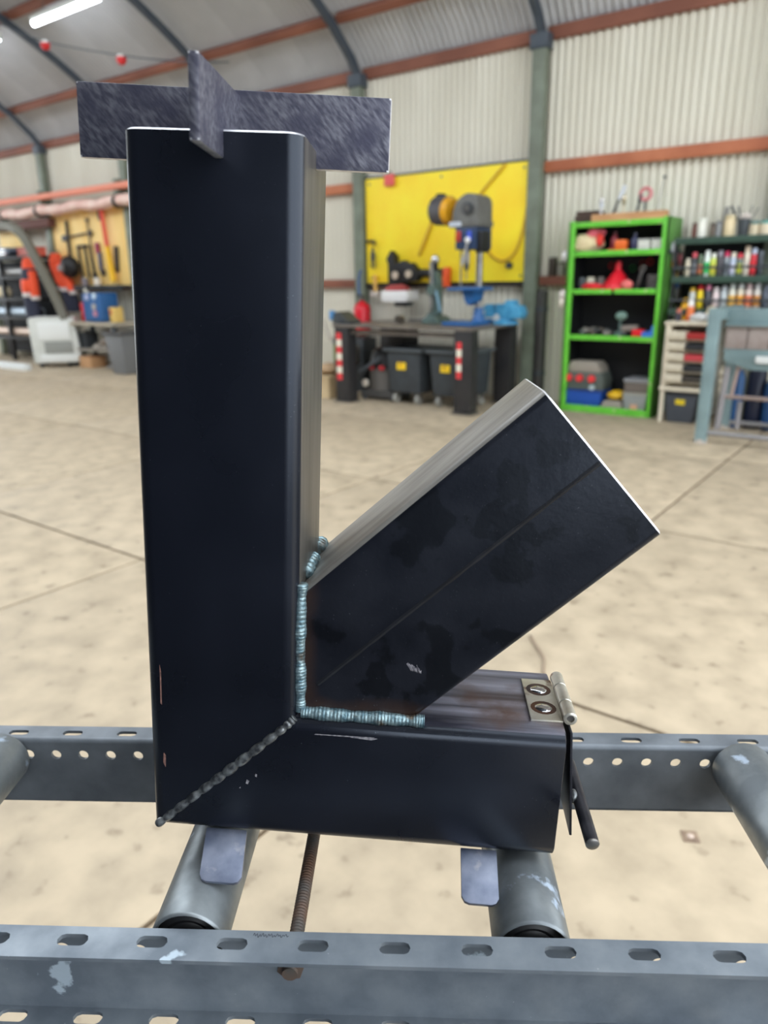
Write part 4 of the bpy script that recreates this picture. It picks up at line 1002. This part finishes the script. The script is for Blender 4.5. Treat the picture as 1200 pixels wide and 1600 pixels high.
t = T('storage_crate', 'dark grey lidded crate on the floor below the cart', 'crate', -1.95, .54)
b = MB().rings([[(-.12, 0, 0), (.12, 0, 0), (.12, .30, 0), (-.12, .30, 0)], [(-.15, -.02, .27), (.15, -.02, .27), (.15, .32, .27), (-.15, .32, .27)]])
link('crate_body', b.mesh('crate_body', bevel=.015), mat('slate_plastic', (74, 80, 88), .5, 0, (66, 70, 78), scale=9), t)
box(t, 'crate_lid', plain((52, 56, 62), .5), (0, .15, .285), (.33, .36, .03), .008); box(t, 'crate_badge', plain((226, 200, 40), .5), (0, -.02, .20), (.09, .008, .05), .003)
# things standing on the cart
for lab, s, off, rgb, cp, r, h in (('white bottle with orange base standing on the cart', -1.97, .46, (232, 120, 60), (236, 232, 226), .034, .19), ('yellow bottle lying behind on the cart', -2.05, .36, (244, 176, 24), (244, 186, 40), .04, .20), ('cream tub at the right of the cart top', -1.80, .40, (232, 218, 186), (220, 206, 176), .05, .13), ('dark small bottle on the cart top', -2.06, .50, (66, 64, 74), (206, 120, 100), .03, .11)):
    t = T('bottle', lab, 'bottle', s, off, .949, group='bottles on the cart')
    lathe(t, 'bottle_body', plain(rgb, .45), [(r, 0), (r, h * .6), (r * .5, h * .75)], n=14); lathe(t, 'cap', plain(cp, .45), [(r * .75, h * .6), (r * .75, h * .9), (r * .4, h), (0, h)], n=14)
t = T('plastic_bag', 'clear white bag slumped on the cart top', 'bag', -1.88, .50, .949)
lump(t, 'bag', plain((214, 214, 212), .35), (0, 0, .03), (.09, .08, .04), .2, 51)

# ------------------------------------------------------------------ teal steel stand at the right edge
t = T('steel_stand', 'teal grey steel stand with stacked blocks at right edge', 'stand', -1.0, 1.0)
box(t, 'stand_leg', M_TEAL, (-.535, -.36, .555), (.09, .09, 1.09), .01); box(t, 'stand_leg', M_TEAL, (-.535, .42, .555), (.09, .09, 1.09), .01); box(t, 'stand_leg', M_TEAL, (.75, -.36, .555), (.09, .09, 1.09), .01); box(t, 'stand_leg', M_TEAL, (.75, .42, .555), (.09, .09, 1.09), .01)
for y in (-.36, .42):
    for x in (-.535, .75): cyl(t, 'leg_foot', plain((170, 158, 146), .5), (x, y, 0), (x, y, .035), .06, .05, n=16)
box(t, 'top_beam', M_TEAL, (.12, .0, 1.02), (1.28, .06, .13), .008); box(t, 'top_flange', M_TEAL, (.12, -.03, .955), (1.28, .12, .02), .004)
box(t, 'side_beam', M_TEAL, (-.535, .03, 1.05), (.06, .70, .10), .008)
prism(t, 'lower_apron', M_TEAL, [(-.50, .74), (.72, .74), (.72, .59), (-.30, .59), (-.44, .64), (-.50, .66)], -.06, .0, .008); box(t, 'apron_ledge', M_TEAL, (.10, .06, .745), (1.22, .24, .02), .004)
box(t, 'handle_pad', plain((214, 216, 214), .45), (-.13, -.075, .68), (.24, .02, .06), .015)
for y, z in ((.42, .06), (-.36, .09)): cyl(t, 'stretcher', plain((142, 140, 140), .45, .3), (-.52, y, z), (.75, y, z), .022, n=10)
cyl(t, 'stretcher', plain((150, 132, 124), .5, .2), (-.47, .0, .35), (.75, .0, .35), .018, n=10)
cyl(t, 'brace_bar', plain((160, 140, 132), .5, .2), (-.38, .0, .66), (-.42, .0, .33), .016, n=8); cyl(t, 'brace_bar', plain((150, 146, 148), .5, .3), (-.47, .0, .60), (-.50, .0, .06), .026, n=10); cyl(t, 'brace_bar', plain((150, 146, 148), .5, .3), (-.36, .10, .30), (-.36, .10, .06), .02, n=10)
nms = ('first', 'second', 'third', 'fourth', 'fifth')
for i in range(5):
    t = T('stone_block', 'grey brown block, %s from the left on the teal stand' % nms[i], 'block', -1.425 + .172 * i, .97, .757, group='blocks on the teal stand')
    link('block_body', MB().box(-.082, .082, -.08, .08, 0, .19).mesh('block_body', bevel=.006), mat('grey_brown_block', (160, 148, 142), .8, 0, (140, 126, 120), scale=9, detail=7), t)
for lab, s, off, rgb, r, h in (('slim blue gas cylinder behind the teal stand', -1.47, .50, (44, 92, 146), .055, .56), ('dark navy cylinder behind the teal stand', -1.33, .42, (30, 36, 58), .08, .62), ('blue cylinder rightmost behind the teal stand', -1.18, .46, (36, 80, 130), .07, .50), ('black cylinder behind the teal stand', -1.03, .42, (28, 32, 36), .09, .64)):
    t = T('gas_cylinder', lab, 'cylinder', s, off, 0, group='gas cylinders behind the teal stand')
    lathe(t, 'cylinder_body', plain(rgb, .4), [(r * .9, 0), (r, .02), (r, h * .8), (r * .7, h * .9), (r * .3, h * .94)], n=18); lathe(t, 'valve_cap', M_STEEL, [(r * .3, h * .94), (r * .3, h), (0, h)], n=12)
t = T('hose_roll', 'cream ribbed hose hanging beside the teal stand leg', 'hose', -1.60, .52, .30)
link('ribbed_hose', MB().tube([(.0 + .008 * math.sin(k), 0, .012 * k) for k in range(22)], [.04 if k % 7 < 4 else .024 for k in range(22)], 12).mesh('ribbed_hose', True), M_CR, t)
cyl(t, 'core', plain((132, 140, 130), .5), (.05, 0, -.30), (.05, 0, .26), .028, n=10)

# ------------------------------------------------------------------ far left of the hall
M_PLY = mat('yellow_plywood', (252, 220, 146), .6, 0, (244, 204, 122), scale=3, detail=5, stretch=(3, 1, .4))
t = T('tool_board', 'yellow plywood tool board on the wall at far left', 'board', -12.16, .06, 1.97)
for i in range(4): box(t, 'board_panel', M_PLY, (-.83 + .553 * i, 0, 0), (.545, .02, 1.26), .004)
box(t, 'ledge', M_DKGREY, (0, -.12, -.645), (2.2, .24, .04), .006); box(t, 'ledge_edge', M_BLACK, (0, -.22, -.685), (2.2, .03, .05), .004)
def hung(label, s, h, parts, cat='tool'):
    t = T('hung_tool', label, cat, s, .10, h, group='tools on the plywood board')
    for nm, kind, rgb, a in parts:
        mt = plain(rgb, .5)
        if kind == 'c': cyl(t, nm, mt, (a[0], 0, a[1]), (a[2], 0, a[3]), a[4], n=8)
        else: box(t, nm, mt, (a[0], 0, a[1]), (a[2], .04, a[3]), .006)
K_ = (52, 46, 42)
hung('long dark bar hanging at left of the plywood board', -12.74, 2.15, (('shaft', 'c', K_, (0, .28, -.03, -.35, .028)), ('jaw', 'b', K_, (-.09, .0, .20, .10))))
hung('thin horizontal clamp bar on the plywood board', -12.35, 2.18, (('bar', 'c', (96, 84, 70), (-.36, -.01, .34, .03, .016)), ('stop', 'b', K_, (.3, .02, .05, .10))))
hung('vertical rod in the middle of plywood board', -12.11, 2.05, (('rod', 'c', (120, 96, 66), (0, .38, .02, -.25, .016)), ('hook', 'b', K_, (0, .36, .06, .05))))
hung('short dark hook high on the plywood board', -11.73, 2.46, (('hook', 'c', K_, (0, .12, .01, -.08, .03)), ('eye', 'b', K_, (0, .12, .07, .04))))
hung('dark square frame low on the plywood board', -12.40, 1.75, (('upright', 'c', K_, (-.09, .25, -.05, -.30, .022)), ('cross', 'c', K_, (-.10, .25, .20, .25, .022)), ('upright', 'c', K_, (.12, .25, .16, -.28, .022))))
hung('dark spanner hanging right of the square frame', -12.12, 1.72, (('shank', 'c', K_, (0, .28, .04, -.20, .024)), ('jaw', 'b', K_, (.05, -.22, .10, .10))))
hung('red and grey hand saw on the plywood board', -11.90, 1.85, (('handle', 'b', (150, 36, 66), (0, .10, .10, .18)), ('blade', 'b', (92, 92, 112), (.04, -.12, .08, .30)), ('tip', 'b', K_, (.08, -.30, .10, .10))))
hung('black hose loop at right of the plywood board', -11.42, 1.80, (('hose', 'c', K_, (.06, .16, .02, -.18, .04)), ('end', 'b', K_, (.02, -.2, .07, .09))))
t = T('pump_pole', 'long pole half red half yellow leaning on plywood board', 'pole', -11.50, .16, 1.40)
cyl(t, 'yellow_half', plain((244, 190, 30), .45), (.05, 0, 0), (-.02, 0, .56), .055, .045, n=12); cyl(t, 'red_half', plain((226, 84, 62), .45), (-.02, 0, .56), (-.07, 0, 1.12), .035, n=12); box(t, 'red_cap', plain((206, 40, 52), .45), (-.075, 0, 1.15), (.12, .07, .07), .012)
for i, (lab, s, rgb) in enumerate((('blue tin on the plywood board ledge', -12.75, (70, 92, 150)), ('white tin on the plywood board ledge', -11.88, (226, 216, 200)), ('grey tin on the plywood board ledge', -12.25, (126, 116, 120)))):
    t = T('ledge_tin', lab, 'tin', s, .19, 1.345, group='tins on the board ledge'); lathe(t, 'tin_body', plain(rgb, .4), [(.06, 0), (.06, .10), (.05, .12)], n=14); lathe(t, 'tin_lid', plain((170, 168, 160), .4), [(.052, .118), (.052, .13), (0, .13)], n=14)
# long red rail and wrapped roll above the board
t = T('overhead_pipe', 'long salmon red pipe running high along the left wall', 'pipe', -12.6, .19, 2.85)
cyl(t, 'pipe', M_SALMON, (-4.2, 0, 0), (2.8, 0, .0), .055, n=14)
for x in (-2.3, .1, 2.4): box(t, 'pipe_bracket', M_POST, (x - .86, .04, 0), (.10, .10, .22), .01)
t = T('wrapped_roll', 'long pink wrapped roll stored above the plywood board', 'roll', -12.6, .22, 2.62)
link('roll_body', MB().tube([(-3.4 + .17 * k, .01 * math.sin(k * 1.3), .018 * math.sin(k * .9)) for k in range(37)], [.085 + .012 * math.sin(k * 2.1) for k in range(37)], 12).mesh('roll_body', True), mat('pink_wrap', (242, 214, 200), .6, 0, (228, 184, 170), scale=5), t)
for x in (-2.0, -.76, 1.6): link('strap', MB().tube([(x - .02, 0, 0), (x + .02, 0, 0)], .105, 14).mesh('strap', True), M_BLACK, t)
t = T('rusty_beam', 'dark rusty beam on brackets under the wrapped roll', 'beam', -14.0, .16, 2.42)
box(t, 'beam', mat('dark_rust', (96, 58, 50), .7), (-.2, 0, 0), (2.2, .14, .14), .01); 
t = T('red_toolbox', 'long salmon red toolbox on the rack at far left', 'toolbox', -13.56, .36, 1.866)
box(t, 'box_body', plain((214, 104, 88), .5), (0, 0, .06), (.60, .22, .12), .012); box(t, 'box_lid', plain((206, 90, 76), .5), (0, 0, .135), (.62, .23, .03), .008)
# steel stock rack
t = T('stock_rack', 'dark steel stock rack of pipes at far left', 'rack', -14.32, .36)
for x in (-1.0, 0.0, 1.0):
    for y in (-.22, .22): box(t, 'rack_post', M_BLACK, (x, y, .93), (.07, .07, 1.86), .006)
for z in (.42, .78, 1.12, 1.5, 1.84): box(t, 'rack_shelf', M_BLACK, (0, 0, z), (2.08, .5, .05), .006)
box(t, 'rack_back', mat('rack_back_dark', (34, 34, 38), .7), (0, .26, .95), (2.06, .02, 1.7))  # plain dark sheet behind the rack
for z, y, r, rgb, lab in ((.445, -.12, .08, (206, 182, 164), 'rusty pink tube on the lowest rack shelf'), (.445, .08, .07, (128, 122, 118), 'grey tube behind the pink tube on the lowest rack shelf'), (.805, -.12, .085, (176, 192, 206), 'pale blue steel tube on the second rack shelf'), (1.525, -.12, .075, (150, 148, 146), 'grey tube on the fourth rack shelf'), (1.525, .08, .075, (176, 180, 186), 'bright tube behind the grey tube on the fourth rack shelf')):
    p_ = T('stock_tube', lab, 'tube', -14.25, .36 - y, z + r, group='tubes on the stock rack')
    cyl(p_, 'tube_body', plain(rgb, .4, .3), (-1.0, 0, 0), (.92, 0, 0), r, n=16); cyl(p_, 'tube_bore', M_BLACK, (.91, 0, 0), (.922, 0, 0), r * .8, n=16)
t = T('cream_sack', 'cream bundle on the third rack shelf at left edge', 'bundle', -14.62, .42, 1.145); lump(t, 'bundle', plain((236, 220, 184), .8), (0, 0, .10), (.16, .12, .12), .15, 61)
t = T('machine_head', 'blue grey machine with bright bars on top of rack', 'machine', -14.4, .38, 1.866)
prism(t, 'casing', plain((96, 110, 130), .4), [(-.6, 0), (.30, 0), (.46, .10), (.36, .16), (-.6, .18)], -.18, .18, .015)
for z in (.05, .11): cyl(t, 'guide_bar', M_CHROME, (-.5, -.2, z), (.34, -.2, z), .02, n=8)
t = T('small_board', 'small orange plywood panel on wall above the rack', 'board', -14.75, .06, 2.20)
box(t, 'panel', M_PLY, (0, 0, 0), (.9, .02, .34), .004); box(t, 'batten', M_DKWOOD, (0, -.02, -.16), (.9, .03, .04), .004)
t = T('white_skirting_beam', 'white painted beam lying on the floor at left edge', 'beam', -12.9, 1.45)
box(t, 'beam', plain((232, 236, 236), .5), (-.2, 0, .05), (1.7, .12, .10), .008)
# hi-vis jackets
def jacket(label, s, h, off, lean, seed):
    t = T('work_jacket', label, 'jacket', s, off, h, group='orange work jackets')
    O = plain((240, 84, 44), .7); NV = plain((44, 48, 66), .8); GR = plain((206, 196, 190), .4)
    def body(name, rows, m_, yy=0):
        rg = []
        for z, cx, hw, hd in rows:
            rg.append([(cx + hw * math.cos(a) * (1 + .08 * math.sin(3 * a + z * 9 + seed)), yy + hd * math.sin(a) * (1 + .12 * math.sin(4 * a + seed)), z) for a in [2 * math.pi * k / 16 for k in range(16)]])
        return link(name, MB().rings(rg).mesh(name, True, angle=80), m_, t)
    body('collar', [(-.02, .02, .10, .07), (-.10, .0, .13, .09), (-.20, 0, .16, .10)], O)
    body('shoulder_panel', [(-.20, 0, .17, .10), (-.30, lean * .2, .21, .11), (-.38, lean * .4, .21, .11)], NV if seed % 2 else O)
    body('chest_panel', [(-.38, lean * .4, .22, .11), (-.50, lean * .7, .22, .12), (-.62, lean, .18, .11)], O)
    body('reflective_band', [(-.60, lean, .19, .115), (-.67, lean * 1.05, .185, .115)], GR)
    body('lower_panel', [(-.66, lean * 1.05, .18, .11), (-.85, lean * 1.2, .20, .11), (-1.02, lean * 1.2, .19, .10)], NV)
    tube(t, 'sleeve', O, smooth_path([(.16, -.04, -.26), (.24 + lean * .4, -.06, -.45), (.26 + lean, -.06, -.68)], 4), .072)
    tube(t, 'cuff', GR, [(.26 + lean, -.06, -.66), (.265 + lean, -.06, -.72)], .075)
    tube(t, 'hanger_hook', M_STEEL, smooth_path([(0, .10, -.02), (0, .05, .03), (0, 0, -.04)], 4), .01)
jacket('orange and navy work jacket left of the grey arm', -13.02, 1.84, .76, -.06, 1)
jacket('orange work jacket hanging right of the grey arm', -13.05, 1.92, .22, .28, 2)
t = T('black_helmet', 'black helmet hung behind the right orange jacket', 'helmet', -12.55, .26, 1.66)
ball(t, 'shell', M_BLACK, (0, 0, 0), (.20, .15, .19)); box(t, 'visor', plain((120, 112, 108), .3), (-.05, -.13, -.02), (.18, .05, .10), .015)
# fume extractor
t = T('fume_extractor', 'white box extractor with curved grey arm at far left', 'machine', -12.22, .92, 0, rz=48)
M_EX = M_WHITE
prism(t, 'housing', M_EX, [(-.38, .08), (.36, .08), (.40, .12), (.34, .80), (.30, .84), (-.36, .84), (-.40, .80)], 0, .55, .02)
box(t, 'front_panel', plain((236, 238, 234), .4), (.0, -.008, .62), (.50, .02, .30), .008); box(t, 'filter_slot', plain((150, 152, 146), .5), (.05, -.006, .34), (.46, .016, .20), .006); box(t, 'lower_panel', plain((228, 230, 226), .45), (.04, -.008, .16), (.60, .02, .12), .008)
for x in (-.28, .28):
    for y in (.08, .47): ball(t, 'caster', M_DKGREY, (x, y, .045), .045)
ARM = smooth_path([(-12.12, .74, .80), (-12.20, .78, 1.08), (-12.31, .88, 1.52), (-12.41, .95, 1.80), (-12.53, 1.0, 2.08), (-12.66, 1.05, 2.24), (-12.90, 1.05, 2.31), (-13.2, 1.05, 2.33), (-13.9, 1.05, 2.33)], 5)
inv = Matrix.Rotation(-math.radians(48), 3, 'Z')
arm = [inv @ Vector((q.x + 12.22, .92 - q.y, q.z)) for q in ARM]
tube(t, 'extraction_arm', mat('arm_grey', (112, 110, 98), .5), arm, .082, 14)
# under the ledge
t = T('side_bench', 'low dark bench under the plywood board ledge', 'bench', -11.55, .42)
box(t, 'bench_top', plain((176, 166, 146), .6), (0, 0, .73), (1.5, .6, .05), .006)
for x in (-.7, .7):
    for y in (-.25, .25): box(t, 'leg', M_DKGREY, (x, y, .355), (.07, .07, .70), .006)
box(t, 'low_shelf', plain((150, 142, 130), .6), (0, 0, .30), (1.4, .5, .03), .004)
t = T('blue_compressor', 'blue machine on the low bench under tool board', 'machine', -11.52, .42, .756)
box(t, 'casing', plain((44, 98, 156), .4), (0, 0, .24), (.52, .34, .46), .03)
for x, z, c in ((-.1, .40, (190, 196, 226)), (.12, .42, (206, 226, 240)), (.1, .14, (196, 130, 150)), (.08, .25, (176, 170, 160))): cyl(t, 'dial', plain(c, .4), (x, -.17, z), (x, -.19, z), .05, n=14)
t = T('red_jerrycan', 'red fuel can with spout on the low bench', 'can', -12.12, .30, .756)
prism(t, 'can_body', plain((224, 36, 40), .4), [(-.11, 0), (.11, 0), (.11, .24), (.06, .31), (-.11, .31)], -.07, .07, .02); cyl(t, 'spout', plain((222, 96, 96), .4), (.06, 0, .29), (.14, 0, .42), .035, n=10); cyl(t, 'nozzle', plain((226, 222, 206), .4), (.13, 0, .41), (.0, 0, .52), .03, n=10)
t = T('yellow_carton', 'small yellow carton on the low bench beside blue machine', 'carton', -11.13, .40, .756); box(t, 'carton_body', plain((232, 196, 110), .6), (0, 0, .12), (.16, .16, .24), .008); box(t, 'carton_label', plain((206, 110, 70), .6), (-.03, -.082, .16), (.06, .004, .08))
t = T('dark_case', 'small dark case on the shelf under the low bench', 'case', -11.98, .45, .3155); box(t, 'case_body', plain((54, 58, 62), .5), (0, 0, .13), (.28, .24, .26), .012); box(t, 'case_handle', M_BLACK, (0, 0, .275), (.12, .03, .03), .008)
t = T('scrap_pile', 'pile of pale offcuts on the shelf under low bench', 'offcuts', -11.4, .42, .3155); t['kind'] = 'stuff'
for k in range(9):
    rnd = random.Random(90 + k); box(t, 'offcut', plain([(190, 182, 170), (150, 140, 130), (206, 176, 150)][k % 3], .6), (rnd.uniform(-.22, .22), rnd.uniform(-.12, .12), .03 + .028 * k), (.30, .07, .04), .004, (0, rnd.uniform(-.15, .15), rnd.uniform(-.5, .5)))
t = T('brown_box', 'brown box on the floor under the low bench', 'box', -11.75, .55); box(t, 'carton_body', plain((196, 152, 110), .7), (0, 0, .09), (.34, .3, .18), .008); box(t, 'carton_flap', plain((176, 132, 94), .7), (0, 0, .185), (.35, .31, .012), .003)
t = T('grey_bin', 'grey waste bin on the floor left of the stove chimney', 'bin', -10.38, .80)
b = MB().rings([[(-.17, -.17, 0), (.17, -.17, 0), (.17, .17, 0), (-.17, .17, 0)], [(-.23, -.23, .62), (.23, -.23, .62), (.23, .23, .62), (-.23, .23, .62)]]); link('bin_body', b.mesh('bin_body', bevel=.03), plain((116, 118, 120), .5), t); box(t, 'bin_rim', plain((70, 72, 74), .5), (0, 0, .62), (.50, .50, .04), .012)
t = T('red_valve', 'small red valve on a bent pipe near grey bin', 'valve', -11.02, .62); tube(t, 'bent_pipe', plain((150, 146, 140), .5), smooth_path([(-.2, 0, .03), (0, 0, .05), (.10, 0, .14), (.14, 0, .24)], 5), .025); ball(t, 'red_wheel', plain((206, 60, 76), .5), (.14, -.02, .25), (.07, .05, .07))

# floor fittings
t = T('floor_anchor', 'small square rusty anchor plate sunk in the concrete floor', 'anchor', -.31, 6.19)
box(t, 'plate', mat('anchor_rust', (150, 128, 106), .8, 0, (118, 98, 82), scale=30), (0, 0, .001), (.040, .040, .004), .002, (0, 0, .5)); ball(t, 'bolt', plain((196, 176, 160), .5), (0, 0, .003), (.009, .009, .004))
t = T('floor_cable', 'thin dark cable lying on the floor behind the hinge', 'cable', -1.02, 5.55)
tube(t, 'sheath', plain((146, 128, 108), .7), smooth_path([(-.10, .12, .006), (-.05, .06, .006), (.02, -.02, .006), (.08, -.14, .006), (.20, -.25, .006)], 5), .006)
